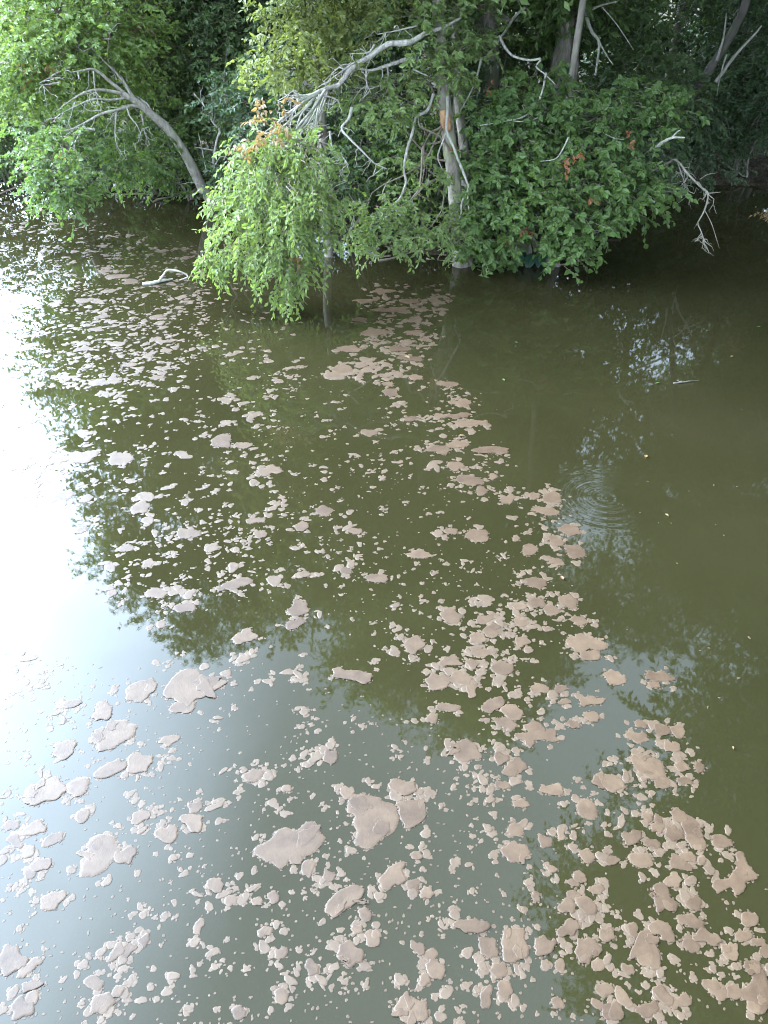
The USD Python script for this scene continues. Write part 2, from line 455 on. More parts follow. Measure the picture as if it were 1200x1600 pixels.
def upper_tree(thing, trunk_top, height, spread, r, leafmat, bark, start=4.5, n_limb=9, r0=.12, dens=105, leaf=.17, lean=(0, 0), names=('upper_trunk', 'upper_crown'), n_leaf=9, sparse=1.0, fill=8):
    """The tall part of a tree: a stem going on from trunk_top, limbs and boughs of leaves."""
    top = np.array([trunk_top[0] + lean[0], trunk_top[1] + lean[1], height * .93])
    stem = wander(trunk_top, top, 12, .025, r)
    thing.part(names[0], tube(stem, [r0, r0 * .7, r0 * .2], 8, .04, r), bark, smooth=True)
    cr = Crown()
    for k in range(n_limb):
        f = (k + .5) / n_limb
        s = stem[int(np.clip(f, 0, 1) * 11)]
        if s[2] < start:
            s = stem[np.argmin(abs(stem[:, 2] - start))]
        ang = k * 2.4 + r.uniform(-.5, .5)
        reach = spread * (1 - .38 * f ** 2) * r.uniform(.65, 1.1)
        e = s + np.array([np.cos(ang) * reach, np.sin(ang) * reach, reach * r.uniform(.12, .5)])
        e[2] = min(e[2], height - .6)
        limb_to(thing, s, e, r0 * .5 * (1 - .5 * f), r, bark, sag=-.1 * reach, amp=.07)
        for j in range(2 + (reach > 2)):
            q = s + (e - s) * (1.0 - .3 * j) + r.normal(size=3) * .35
            cr.add(clump(q, r.uniform(.7, 1.15) * (spread / 3) ** .5 * sparse, r, dens, n_leaf, .55, leaf, .5, .3, False, squash=.65))
    for k in range(fill):
        f = r.uniform(.12, 1.0)
        s = stem[int(f * 11)]
        a = r.uniform(0, 6.28)
        q = s + np.array([math.cos(a), math.sin(a), .1]) * spread * (1 - .45 * f ** 2) * r.uniform(.2, .95)
        if q[2] > start - .4:
            cr.add(clump(q, r.uniform(.6, 1.0) * (spread / 3) ** .5, r, dens, n_leaf, .55, leaf, .5, .3, False, squash=.65))
    cr.add(clump(stem[-1], .9 * sparse, r, dens, n_leaf, .55, leaf, .5, .3, False, squash=1.1))
    cr.build(thing, leafmat, names[1])


def forest_tree(name, label, x, y, h, spread, leafmat, seed, bark=BARK, r0=.15, start=3.2, n_limb=10, group=None, dens=105, leaf=.17, lean=(0, 0), sparse=1.0, fill=10):
    r = np.random.default_rng(seed)
    base = np.array([x, y, ground_z(x, y) - .12])
    t = Thing(name, label, 'tree', base, group)
    top = base + [r.uniform(-.2, .2), r.uniform(-.2, .2), min(3.2, h * .3)]
    p = wander(base, top, 8, .03, r)
    t.part('trunk', tube(p, [r0 * 1.35, r0 * 1.02, r0], 9, .05, r), bark, smooth=True)
    upper_tree(t, top, h, spread, r, leafmat, bark, start, n_limb, r0, dens, leaf, lean, sparse=sparse, fill=fill)
    return t


def shrub(label, x, y, h, w, leafmat, seed, n=9, leaf=.1, dens=85, group=None, fine=False, name='shrub', cat='shrub', base_z=None):
    r = np.random.default_rng(seed)
    base = np.array([x, y, ground_z(x, y) if base_z is None else base_z])
    t = Thing(name, label, cat, base, group)
    cr = Crown()
    for k in range(n):
        a = r.uniform(0, 2 * np.pi)
        rad = w * r.uniform(.1, .95)
        q = base + [np.cos(a) * rad, np.sin(a) * rad * .7, h * (.18 + .72 * (k + r.uniform(0, 1)) / n)]
        cr.add(clump(q, r.uniform(.45, .8) * min(1.2, max(.6, w)), r, dens, 10, .36, leaf, .58, .3, fine))
        if k % 2 == 0:
            limb_to(t, base + r.normal(size=3) * [.12, .12, .0] - [0, 0, .1], q, .028, r, BARK, amp=.09, name='stem')
    cr.build(t, leafmat)
    return t


# --- the pale tree leaning out to the left over the water
r = np.random.default_rng(101)
base = on_water(336, 322) + [0, 0, -.35]
T = Thing('leaning_tree', 'tree whose bare pale curved trunk leans left out of the water', 'tree', base)
tp = np.vstack([[base], trail([(334, 320, 18.75), (314, 290, 18.6), (292, 245, 18.4), (262, 202, 18.2), (236, 178, 18.0), (212, 158, 17.8), (190, 146, 17.6)])])
T.part('trunk', tube(curve(tp, 30), [.15, .115, .098, .085, .07, .052], 10, .05, r), PALE, smooth=True)
lean_paths = []
for pts_, r0 in [
    ([(205, 154, 17.8), (175, 130, 17.6), (148, 109, 17.4), (125, 111, 17.2), (110, 113, 17.1)], .045),
    ([(190, 146, 17.6), (165, 141, 17.4), (140, 142, 17.2), (118, 152, 17.0), (95, 168, 16.9)], .042),
    ([(200, 152, 17.7), (172, 156, 17.4), (145, 155, 17.1), (120, 165, 17.0), (94, 178, 16.8)], .03),
    ([(225, 168, 17.9), (205, 165, 17.7), (190, 168, 17.5), (178, 178, 17.4), (172, 186, 17.3)], .04),
    ([(205, 166, 17.7), (182, 172, 17.3), (158, 178, 17.1), (134, 191, 16.9), (112, 202, 16.7), (96, 205, 16.6)], .036),
    ([(134, 191, 16.9), (115, 203, 16.8), (100, 213, 16.7)], .02),
    ([(148, 203, 16.6), (132, 202, 16.5), (121, 216, 16.4), (116, 232, 16.4), (123, 252, 16.3), (128, 270, 16.3)], .026),
    ([(117, 232, 16.4), (110, 245, 16.3), (107, 254, 16.3)], .014),
    ([(146, 111, 17.3), (148, 135, 17.2), (152, 155, 17.1), (159, 172, 17.0)], .016),
    ([(198, 168, 17.5), (203, 182, 17.4), (214, 196, 17.3), (222, 215, 17.2)], .018),
    ([(182, 174, 17.3), (180, 200, 17.2), (182, 225, 17.1), (196, 250, 17.0)], .018),
    ([(212, 158, 17.8), (200, 140, 17.9), (185, 118, 17.9), (165, 98, 17.8), (130, 60, 17.6)], .04),
    ([(222, 170, 17.9), (205, 145, 18.1), (190, 120, 18.2), (172, 100, 18.2)], .03),
    ([(205, 154, 17.8), (195, 130, 17.9), (178, 108, 18.0), (168, 90, 18.0), (172, 45, 17.9)], .026),
    ([(236, 178, 18.0), (232, 165, 18.0), (222, 156, 18.0), (214, 150, 17.9)], .03),
    ([(94, 128, 17.2), (75, 132, 17.1), (62, 130, 17.0), (95, 112, 17.2)], .014),
    ([(221, 178, 17.9), (224, 195, 17.8), (226, 210, 17.8)], .022),
]:
    lean_paths.append(pts_)
    r0 *= .82
    T.part('branch', tube(curve(trail(pts_), 4 * len(pts_)), [r0, r0 * .7, r0 * .14], 6, .08, r), DEAD if r0 < .03 else PALE, smooth=True)
T.part('fine_twigs', twiggy(lean_paths, r, 7, .2), DEAD, kind='stuff')
cr = Crown()
for px, py, y, rad in [(95, 232, 16.2, .5), (60, 250, 16.4, .5), (80, 280, 16.0, .5), (110, 295, 15.9, .48), (72, 300, 16.2, .4), (112, 318, 15.7, .32), (95, 262, 16.2, .5), (135, 285, 16.2, .4), (125, 190, 17.3, .4),
                       (160, 205, 17.3, .42), (150, 235, 17.4, .4), (180, 265, 17.6, .45), (205, 255, 17.8, .45), (225, 240, 18.0, .42), (165, 250, 17.3, .38), (230, 205, 18.4, .4), (195, 190, 18.2, .35), (60, 215, 16.9, .5), (240, 265, 18.6, .45)]:
    cr.add(clump(at(px, py, y), rad, r, 120, 10, .32, .105, .58, .3, True, bias=(-.2, -.35, -.1)))
cr.build(T, LEAF['mid'])

# --- big light green tree above it on the left
r = np.random.default_rng(102)
base = np.array([-7.6, 21.4, ground_z(-7.6, 21.4) - .1])
T = Thing('broadleaf_tree', 'light yellow green broadleaf tree filling the upper left corner', 'tree', base)
top = at(70, -40, 20.6)
T.part('trunk', tube(wander(base, top, 10, .03, r), [.2, .16, .13], 9, .05, r), BARK, smooth=True)
cr = Crown()
cl = [(20, 20, 18.6), (60, 30, 18.2), (100, 15, 18.4), (140, 25, 18.4), (175, 15, 18.9), (30, 65, 18.0), (80, 70, 17.8), (125, 62, 18.0), (165, 60, 18.4), (15, 105, 18.0), (55, 108, 18.2), (90, 100, 17.8),
      (130, 95, 18.2), (170, 95, 18.6), (200, 70, 19.2), (40, 140, 18.4), (10, 150, 18.4), (95, 140, 18.3), (150, 135, 18.9), (195, 130, 19.3), (225, 125, 19.6), (-40, 40, 18.6), (-30, 110, 18.4), (60, -30, 18.6), (130, -35, 18.8), (0, -40, 18.8), (220, 25, 19.8)]
for px, py, y in cl:
    q = at(px, py, y)
    cr.add(clump(q, r.uniform(.55, .8), r, 120, 11, .36, .10, .55, .25, True, bias=(-.15, -.4, .05)))
    if r.uniform() < .5:
        limb_to(T, base + (top - base) * r.uniform(.55, 1), q, .035, r, BARK, amp=.08)
cr.build(T, LEAF['bright'])
c2 = Crown()
for px, py, y, rad in [(195, 32, 18.9, .28), (205, 38, 19.1, .25), (60, 105, 17.5, .2), (65, 118, 17.5, .16), (86, 236, 15.8, .14)]:
    c2.add(clump(at(px, py, y), rad, r, 150, 12, .3, .085, .5, .4, True))
c2.build(T, LEAF['rust'], 'autumn_leaves', False, 'rust brown dying leaves among the green')
upper_tree(T, top, 7.4, 1.5, r, LEAF['bright'], BARK, 4.6, 7, .11, lean=(.5, 1.2))

# --- the drooping leafy tree in the middle, with its thin tall trunk
r = np.random.default_rng(103)
base = on_water(515, 402) + [0, 0, -.3]
T = Thing('drooping_tree', 'thin trunked tree whose yellow green boughs droop to the water', 'tree', base)
tp = np.vstack([[base], trail([(514, 400, 15.42), (505, 320, 15.45), (505, 240, 15.55), (500, 150, 15.6), (490, 40, 15.7), (482, -40, 15.75)])])
T.part('trunk', tube(curve(tp, 26), [.092, .08, .075, .07], 9, .06, r), BARK, smooth=True)
cr = Crown()
cl = [(420, 235, 13.6, .42), (455, 250, 13.5, .45), (490, 262, 13.6, .42), (395, 265, 13.3, .42), (430, 285, 13.2, .48), (470, 300, 13.1, .46), (505, 310, 13.4, .4), (370, 305, 13.2, .38), (400, 330, 13.0, .46), (445, 335, 12.9, .46),
      (485, 345, 13.0, .42), (360, 345, 13.1, .34), (385, 372, 12.9, .40), (425, 378, 12.8, .42), (465, 385, 12.8, .40), (495, 378, 13.0, .3), (352, 380, 13.0, .24), (345, 322, 13.4, .26), (435, 415, 12.7, .33), (462, 420, 12.7, .28),
      (448, 445, 12.65, .2), (352, 413, 12.9, .18), (410, 400, 12.8, .28), (375, 400, 12.9, .22), (520, 340, 13.6, .3), (535, 300, 13.8, .26), (480, 225, 13.8, .34), (395, 235, 13.7, .3), (440, 205, 14.0, .3)]
for px, py, y, rad in cl:
    cr.add(clump(at(px, py, y), rad * 1.06, r, 165, 10, .34, .096, .46, .55, True, bias=(-.1, -.45, -.3), jitter=.55))
for px, py, y in [(454, 458, 12.62), (330, 412, 12.95), (322, 413, 12.95), (345, 430, 12.9), (452, 468, 12.6)]:
    cr.add(sprays(np.tile(at(px, py - 12, y), (5, 1)) + r.normal(size=(5, 3)) * .04, r.normal(size=(5, 3)) * .4 + [0, -.4, -.6], r, 11, .3, .11, .43, .5))
for k in range(13):
    px, py, y, rad = cl[k * 2]
    limb_to(T, curve(tp, 40)[r.integers(16, 26)], at(px, py, y), .022, r, TWIG, sag=.25, amp=.07)
cr.build(T, LEAF['lime'])
c3 = Crown()
for px, py, y, rad in [(440, 30, 15.2, .4), (475, 20, 15.3, .45), (515, 35, 15.4, .45), (455, 65, 15.0, .48), (490, 78, 15.0, .48), (430, 95, 14.9, .42), (465, 108, 14.9, .38), (530, 75, 15.3, .4), (410, 115, 14.7, .3), (520, 115, 15.4, .35), (550, 30, 15.6, .45), (585, 15, 15.8, .45), (500, -20, 15.6, .6), (440, -20, 15.5, .5), (560, -25, 15.8, .6), (480, 145, 15.2, .3)]:
    c3.add(clump(at(px, py, y), rad, r, 150, 10, .32, .10, .52, .3, True, bias=(0, -.4, 0)))
c3.build(T, LEAF['olive'], 'middle_crown', False)
c2 = Crown()
for px, py, y, rad in [(413, 168, 13.6, .15), (432, 160, 13.6, .15), (405, 190, 13.5, .18), (425, 195, 13.4, .2), (392, 212, 13.3, .17), (415, 222, 13.2, .18), (383, 228, 13.3, .12), (455, 405, 12.5, .07)]:
    c2.add(clump(at(px, py, y), rad, r, 125, 7, .2, .10, .5, .4, True, bias=(0, -.3, -.2)))
c2.build(T, LEAF['rust'], 'autumn_leaves', False, 'orange dying leaves at the upper left of the droop')
upper_tree(T, tp[-1], 9.3, 1.6, r, LEAF['olive'], MOTTLED, 4.8, 9, .08, lean=(-.5, 0))

# --- pale dead top lying across the middle of the thicket
r = np.random.default_rng(104)
T = Thing('dead_branch', 'large pale dead bough with a fan of bare twigs above the drooping leaves', 'branch', at(640, 45, 14.9))
main = trail([(665, 52, 15.0), (640, 66, 14.9), (605, 70, 14.8), (575, 90, 14.7), (548, 108, 14.6), (530, 132, 14.5), (512, 137, 14.4), (490, 147, 14.2), (465, 158, 14.0)])
T.part('bough', tube(curve(np.vstack([trail([(720, 28, 15.3), (690, 44, 15.1)]), main]), 44), [.015, .034, .044, .042, .038, .03, .018], 9, .12, r), DEAD, smooth=True)
fan = [[(512, 137, 14.4), (480, 155, 14.1), (450, 178, 13.8), (430, 195, 13.6), (412, 208, 13.4)], [(500, 142, 14.3), (470, 175, 14.0), (440, 200, 13.7), (425, 225, 13.5)], [(508, 140, 14.3), (490, 168, 14.1), (468, 195, 13.9), (440, 230, 13.5), (415, 265, 13.3)],
       [(500, 146, 14.3), (492, 175, 14.2), (470, 210, 13.9), (461, 228, 13.8)], [(495, 160, 14.2), (478, 190, 14.0), (455, 215, 13.7), (430, 240, 13.5), (420, 258, 13.4)], [(510, 142, 14.4), (500, 170, 14.3), (495, 195, 14.2), (490, 230, 14.1)],
       [(497, 170, 14.2), (494, 200, 14.1), (500, 250, 14.0)], [(512, 140, 14.4), (505, 165, 14.3), (485, 200, 14.1), (463, 212, 13.9)], [(487, 148, 14.2), (465, 150, 14.0), (445, 148, 13.9)], [(480, 152, 14.1), (462, 146, 14.0), (458, 140, 14.0)],
       [(575, 92, 14.7), (553, 98, 14.6), (525, 118, 14.5), (492, 140, 14.3)], [(555, 105, 14.7), (535, 102, 14.6), (505, 128, 14.5)],
       [(645, 88, 15.1), (625, 96, 15.0), (600, 104, 14.9), (578, 110, 14.8), (555, 105, 14.7)], [(572, 109, 14.8), (573, 130, 14.7), (580, 146, 14.7)], [(605, 103, 14.9), (607, 120, 14.9), (606, 137, 14.9)],
       [(652, 40, 15.2), (620, 48, 15.1), (598, 52, 15.0)], [(585, 70, 14.8), (575, 82, 14.7), (545, 84, 14.6)], [(550, 168, 14.6), (545, 185, 14.5), (534, 200, 14.5), (545, 215, 14.4), (565, 235, 14.3), (585, 255, 14.3), (605, 264, 14.3)],
       [(515, 205, 14.3), (520, 232, 14.2), (535, 245, 14.2), (545, 258, 14.1)], [(487, 160, 14.1), (470, 180, 13.9), (462, 205, 13.8), (452, 222, 13.7)], [(475, 158, 14.0), (455, 178, 13.8), (440, 190, 13.7)], [(503, 150, 14.3), (517, 152, 14.3), (530, 157, 14.3)]]
for i, pts_ in enumerate(fan):
    r0 = .026 if len(pts_) > 4 else .017
    if i == 12:
        r0 = .04
    T.part('twig', tube(curve(trail(pts_), 5 * len(pts_)), [r0, r0 * .7, r0 * .3], 5, .08, r), DEAD, smooth=True)
fine = []
for pts_ in fan:
    c = curve(trail(pts_), 20)
    for k in range(9):
        s = c[r.integers(6, 19)]
        fine.append(tube(wander(s, s + r.normal(size=3) * .13 + [-.1, -.04, -.12], 5, .12, r), [.007, .003], 4))
T.part('fine_twigs', join(fine), DEAD, kind='stuff')

# --- the twin trunks standing in the water
r = np.random.default_rng(105)
base = on_water(722, 416) + [0, 0, -.35]
T = Thing('twin_trunk_tree', 'mottled twin trunk tree standing in the water with leafy tufts at its foot', 'tree', base)
p1 = np.vstack([[base + [-.06, 0, 0]], trail([(719, 412, 14.9), (715, 350, 15.0), (710, 290, 15.0), (703, 230, 15.1), (696, 170, 15.2), (690, 100, 15.4), (684, 0, 15.6), (682, -50, 15.6)])])
p2 = np.vstack([[base + [.13, .05, 0]], trail([(731, 412, 14.95), (730, 350, 15.2), (728, 290, 15.4), (724, 230, 15.6), (715, 150, 15.9), (712, 60, 16.2), (715, -40, 16.4)])])
T.part('trunk', tube(curve(p1, 34), [.19, .135, .122, .115, .105, .10, .10], 12, .07, r), MOTTLED, smooth=True)
T.part('trunk', tube(curve(p2, 30), [.125, .095, .085, .075, .07], 9, .05, r), MOTTLED, smooth=True)
T.part('bare_patch', tube(curve(trail([(701, 205, 15.0), (697, 190, 15.05), (694, 172, 15.08)]), 8), [.05, .10, .07], 9, .16, r), RAW, smooth=True, label='orange patch where bark has peeled off')
for pts_, r0 in [([(699, 150, 15.0), (699, 175, 14.9), (698, 205, 14.8), (708, 228, 14.75), (718, 255, 14.75), (728, 280, 14.75), (732, 295, 14.75), (722, 315, 14.75), (720, 335, 14.7), (716, 345, 14.7)], .028),
                 ([(698, 205, 14.85), (690, 225, 14.8), (684, 245, 14.8), (690, 262, 14.8), (696, 270, 14.8)], .014), ([(732, 293, 14.75), (731, 315, 14.7), (735, 340, 14.7), (737, 365, 14.65), (736, 382, 14.6)], .016),
                 ([(677, 147, 15.0), (668, 172, 14.9), (650, 183, 14.8), (645, 205, 14.7), (636, 235, 14.6), (631, 265, 14.5), (634, 285, 14.45), (626, 308, 14.4), (616, 320, 14.35), (622, 333, 14.3), (640, 350, 14.3), (650, 358, 14.3)], .026),
                 ([(617, 325, 14.35), (605, 338, 14.3), (590, 347, 14.3), (566, 355, 14.25)], .014), ([(618, 322, 14.4), (598, 310, 14.4), (602, 290, 14.4), (612, 278, 14.45)], .010), ([(645, 108, 15.0), (660, 115, 15.0), (672, 120, 15.0)], .016),
                 ([(752, 90, 15.3), (745, 120, 15.3), (735, 145, 15.3), (720, 172, 15.3)], .018)]:
    T.part('vine', tube(curve(trail(pts_), 4 * len(pts_)), [r0, r0 * .8, r0 * .4], 6, .08, r), DEAD, smooth=True)
cr = Crown()
for px, py, y, rad in [(700, 355, 14.6, .26), (720, 365, 14.55, .28), (738, 370, 14.6, .22), (715, 385, 14.5, .2), (712, 290, 14.8, .16), (724, 405, 14.6, .12), (690, 345, 14.6, .2), (730, 352, 14.6, .2), (716, 335, 14.7, .2)]:
    cr.add(clump(at(px, py, y), rad, r, 230, 11, .26, .085, .4, .3, True))
for px, py, y, rad in [(560, 120, 15.0, .38), (600, 150, 14.9, .45), (640, 130, 15.0, .45), (670, 105, 15.0, .42), (700, 95, 15.0, .38), (575, 165, 14.8, .35), (620, 175, 14.8, .35), (660, 75, 15.2, .42), (620, 25, 15.5, .45), (650, 30, 15.4, .45), (690, 50, 15.4, .4), (725, 110, 15.2, .35), (545, 150, 14.9, .25),
                       (720, 60, 15.6, .4), (690, 125, 15.0, .3), (590, 60, 15.5, .35), (760, 65, 15.8, .4), (735, 20, 16, .45), (640, -25, 15.6, .6), (700, -25, 15.8, .6)]:
    cr.add(clump(at(px, py, y), rad, r, 120, 10, .32, .10, .52, .3, True, bias=(0, -.35, 0)))
for px, py, y, rad in [(570, 355, 14.1, .25), (595, 370, 14.0, .32), (625, 375, 14.0, .33), (655, 372, 14.1, .28), (610, 340, 14.2, .3), (640, 330, 14.3, .3), (575, 315, 14.3, .3), (560, 380, 14.0, .2), (675, 360, 14.2, .25), (600, 385, 13.9, .2), (585, 340, 14.2, .28), (650, 300, 14.4, .28), (665, 265, 14.6, .3), (630, 250, 14.7, .28), (675, 385, 14.2, .16)]:
    cr.add(clump(at(px, py, y), rad, r, 150, 10, .32, .095, .50, .3, True, bias=(0, -.45, -.05)))
for k in range(10):
    s = curve(p1, 34)[r.integers(14, 24)]
    q = at(*[(560, 120, 15.0), (600, 150, 14.9), (640, 130, 15.0), (620, 175, 14.8), (610, 340, 14.2), (575, 315, 14.3), (650, 300, 14.4), (595, 370, 14.0), (655, 372, 14.1), (725, 110, 15.2)][k])
    limb_to(T, s, q, .02, r, TWIG, sag=.15)
cr.build(T, LEAF['soft'])
upper_tree(T, p1[-1], 12.6, 2.0, r, LEAF['soft'], MOTTLED, 4.8, 10, .10, lean=(-.3, .2))
upper_tree(T, p2[-1], 13.8, 2.1, r, LEAF['soft'], MOTTLED, 5.2, 9, .08, lean=(.9, .3))

# --- bushy dark green tree right of the twin trunks
r = np.random.default_rng(106)
base = on_water(870, 414) + [0, .1, -.3]
T = Thing('bushy_tree', 'wide bushy dark green tree right of the twin trunks hanging over the water', 'tree', base)
p1 = np.vstack([[base], trail([(868, 408, 14.85), (864, 370, 14.9), (868, 320, 15.0), (874, 262, 15.2), (882, 200, 15.5), (890, 140, 15.8)])])
T.part('trunk', tube(curve(p1, 24), [.10, .075, .07, .06, .05], 8, .06, r), BARK, smooth=True)
T.part('trunk', tube(curve(np.vstack([[base + [-.15, .1, 0]], trail([(858, 405, 14.9), (846, 398, 15.1), (835, 380, 15.3), (800, 330, 15.6), (780, 280, 15.8)])]), 18), [.07, .06, .04], 7, .06, r), BARK, smooth=True)
cr = Crown()
cl = []
for px, py, y in [(790, 185, 15.2), (825, 170, 15.2), (865, 160, 15.1), (905, 165, 15.0), (945, 165, 15.0), (980, 150, 15.0), (1015, 165, 14.9), (1045, 165, 14.9), (775, 225, 15.1), (815, 215, 14.9), (855, 205, 14.8), (895, 205, 14.7), (935, 205, 14.7), (975, 190, 14.7), (1010, 195, 14.7),
                  (770, 265, 15.0), (805, 260, 14.8), (845, 255, 14.6), (885, 250, 14.5), (925, 245, 14.5), (960, 230, 14.5), (765, 305, 14.8), (800, 305, 14.6), (835, 300, 14.4), (870, 295, 14.3), (930, 285, 14.3), (965, 270, 14.3), (1000, 265, 14.3), (985, 300, 14.2), (1015, 300, 14.2),
                  (760, 345, 14.7), (795, 345, 14.5), (830, 335, 14.4), (880, 335, 14.2), (910, 345, 14.1), (940, 360, 14.1), (900, 375, 14.1), (885, 390, 14.1), (780, 375, 14.6), (750, 385, 14.7), (1000, 320, 14.2), (770, 400, 14.7), (955, 320, 14.2), (870, 360, 14.2), (800, 140, 15.4), (845, 130, 15.4), (760, 165, 15.3), (740, 300, 15.2), (750, 250, 15.3)]:
    rad = r.uniform(.32, .46)
    cr.add(clump(at(px, py, y), rad, r, 150, 9, .29, .116, .64, .3, True, bias=(.05, -.45, -.1)))
    cl.append(at(px, py, y))
for k in range(14):
    limb_to(T, curve(p1, 24)[r.integers(8, 22)], cl[(k * 7) % len(cl)], .022, r, BARK, sag=.1, amp=.09)
cr.build(T, LEAF['mid'])
c2 = Crown()
for px, py, y, rad in [(903, 240, 14.0, .07), (880, 256, 14.05, .09), (890, 254, 14.05, .08), (987, 214, 14.2, .08), (814, 359, 14.1, .09), (765, 138, 15.0, .08), (919, 310, 13.9, .08), (716, 233, 14.9, .07), (785, 375, 14.2, .07), (820, 362, 14.1, .07)]:
    c2.add(clump(at(px, py, y), rad, r, 420, 5, .12, .085, .55, .5, True))
c2.build(T, LEAF['red'], 'red_leaves', False, 'scattered orange red leaves')
for pts_, r0 in [([(1022, 232, 14.4), (1040, 220, 14.2), (1052, 215, 14.1), (1070, 215, 14.0)], .03), ([(1050, 215, 14.1), (1058, 206, 14.1), (1064, 203, 14.1)], .014), ([(845, 160, 15.0), (850, 168, 14.9), (838, 185, 14.8), (815, 190, 14.7), (792, 187, 14.7)], .018),
                 ([(853, 114, 15.2), (848, 140, 15.0), (838, 165, 14.9), (822, 180, 14.8), (802, 187, 14.7), (750, 196, 14.7)], .018), ([(935, 195, 14.5), (945, 208, 14.4), (960, 216, 14.3), (975, 218, 14.2)], .014),
                 ([(888, 215, 14.4), (880, 232, 14.3), (868, 248, 14.2), (845, 252, 14.2)], .014), ([(780, 56, 15.6), (790, 75, 15.5), (803, 88, 15.4), (828, 94, 15.3), (845, 92, 15.2), (838, 104, 15.2), (850, 115, 15.2), (868, 132, 15.1)], .024)]:
    T.part('bare_branch', tube(curve(trail(pts_), 4 * len(pts_)), [r0, r0 * .75, r0 * .35], 6, .08, r), DEAD, smooth=True)
upper_tree(T, p1[-1], 15.2, 2.1, r, LEAF['mid'], BARK, 8.6, 10, .06, lean=(.2, .8))

# --- dead bare branch on the far right over dark water
r = np.random.default_rng(107)
T = Thing('dead_branch', 'thin bare dead branch bent down over the dark water at right', 'branch', at(1000, 270, 15.0))
for pts_, r0 in [([(1000, 275, 15.2), (1040, 257, 14.8), (1056, 250, 14.6), (1075, 272, 14.4), (1095, 292, 14.3), (1106, 303, 14.2), (1102, 325, 14.1), (1092, 345, 14.0), (1088, 352, 14.0)], .022), ([(1058, 252, 14.6), (1066, 275, 14.5), (1074, 300, 14.5)], .012),
                 ([(1106, 302, 14.2), (1118, 301, 14.1), (1126, 300, 14.1)], .009), ([(1090, 350, 14.0), (1098, 368, 13.9), (1101, 385, 13.9)], .009), ([(1101, 328, 14.1), (1112, 350, 14.0), (1120, 375, 13.9), (1124, 388, 13.9)], .006),
                 ([(1025, 290, 14.8), (1050, 288, 14.7), (1068, 282, 14.6)], .009), ([(1094, 280, 14.4), (1105, 273, 14.3), (1120, 270, 14.3)], .008), ([(1103, 318, 14.1), (1110, 317, 14.1)], .006)]:
    T.part('twig', tube(curve(trail(pts_), 5 * len(pts_)), [r0, r0 * .75, r0 * .4], 6, .08, r), PALE, smooth=True)

T.part('fine_twigs', twiggy([[(1040, 257, 14.8), (1056, 250, 14.6), (1075, 272, 14.4), (1106, 303, 14.2), (1092, 345, 14.0)], [(1058, 252, 14.6), (1066, 275, 14.5), (1074, 300, 14.5)], [(1090, 350, 14.0), (1098, 368, 13.9), (1101, 385, 13.9)]], r, 12, .14), PALE, kind='stuff')

# --- bare twiggy sapling between the two leaning trees
r = np.random.default_rng(108)
base = np.array([*at(346, 305, 18.0)[:2], -.2])
T = Thing('dead_sapling', 'bare twiggy dead sapling between the curved trunk and the drooping leaves', 'sapling', base)
for pts_, r0 in [([(352, 312, 18.0), (346, 285, 17.9), (335, 262, 17.9), (334, 245, 17.9), (340, 215, 17.9), (344, 205, 17.9), (332, 190, 17.9), (328, 178, 17.9), (315, 160, 17.9), (303, 146, 17.9)], .03), ([(328, 178, 17.9), (338, 160, 17.9), (346, 143, 17.9)], .016), ([(334, 235, 17.9), (318, 232, 17.9), (306, 230, 17.9)], .014),
                 ([(340, 212, 17.9), (347, 190, 17.9)], .01), ([(336, 258, 17.9), (345, 245, 17.8), (358, 247, 17.7)], .014), ([(350, 250, 17.7), (362, 225, 17.5), (375, 205, 17.3), (385, 200, 17.1)], .014), ([(322, 265, 17.9), (316, 235, 17.9), (310, 208, 17.9)], .012), ([(330, 180, 17.9), (332, 165, 17.9), (330, 150, 17.9)], .009),
                 ([(318, 290, 17.9), (300, 285, 17.8), (282, 288, 17.8)], .008)]:
    T.part('branch', tube(curve(trail(pts_), 4 * len(pts_)), [r0, r0 * .75, r0 * .35], 6, .08, r), DEAD, smooth=True)
T.part('fine_twigs', twiggy([[(334, 245, 17.9), (340, 215, 17.9), (332, 190, 17.9), (315, 160, 17.9)], [(328, 178, 17.9), (338, 160, 17.9), (346, 143, 17.9)], [(350, 250, 17.7), (362, 225, 17.5), (385, 200, 17.1)]], r, 10, .16, (0, 0, .06)), DEAD, kind='stuff')
T.part('broken_stub', tube(curve(trail([(353, 318, 17.6), (346, 300, 17.6), (341, 290, 17.6)]), 8), [.05, .055, .02], 7, .15, r), RAW, smooth=True, label='split stub of raw orange wood')

# --- tall trunks behind
def back_trunk(label, pts_, r0, h, spread, mat, seed, bark=BARK, lean=(0, 0), extra=()):
    r = np.random.default_rng(seed)
    p = trail(pts_)
    base = np.array([p[0][0], p[0][1], ground_z(p[0][0], p[0][1]) - .15])
    t = Thing('tall_tree', label, 'tree', base)
    c = curve(np.vstack([[base], p]), 18)
    t.part('trunk', tube(c, [r0 * 1.3, r0, r0 * .9], 9, .06, r), bark, smooth=True)
    upper_tree(t, c[-1], h, spread, r, mat, bark, 5.0, 10, r0 * .9, lean=lean)
    for e, er in extra:
        t.part('bare_branch', tube(curve(trail(e), 4 * len(e)), [er, er * .7, er * .35], 6, .08, r), DEAD, smooth=True)
    return t


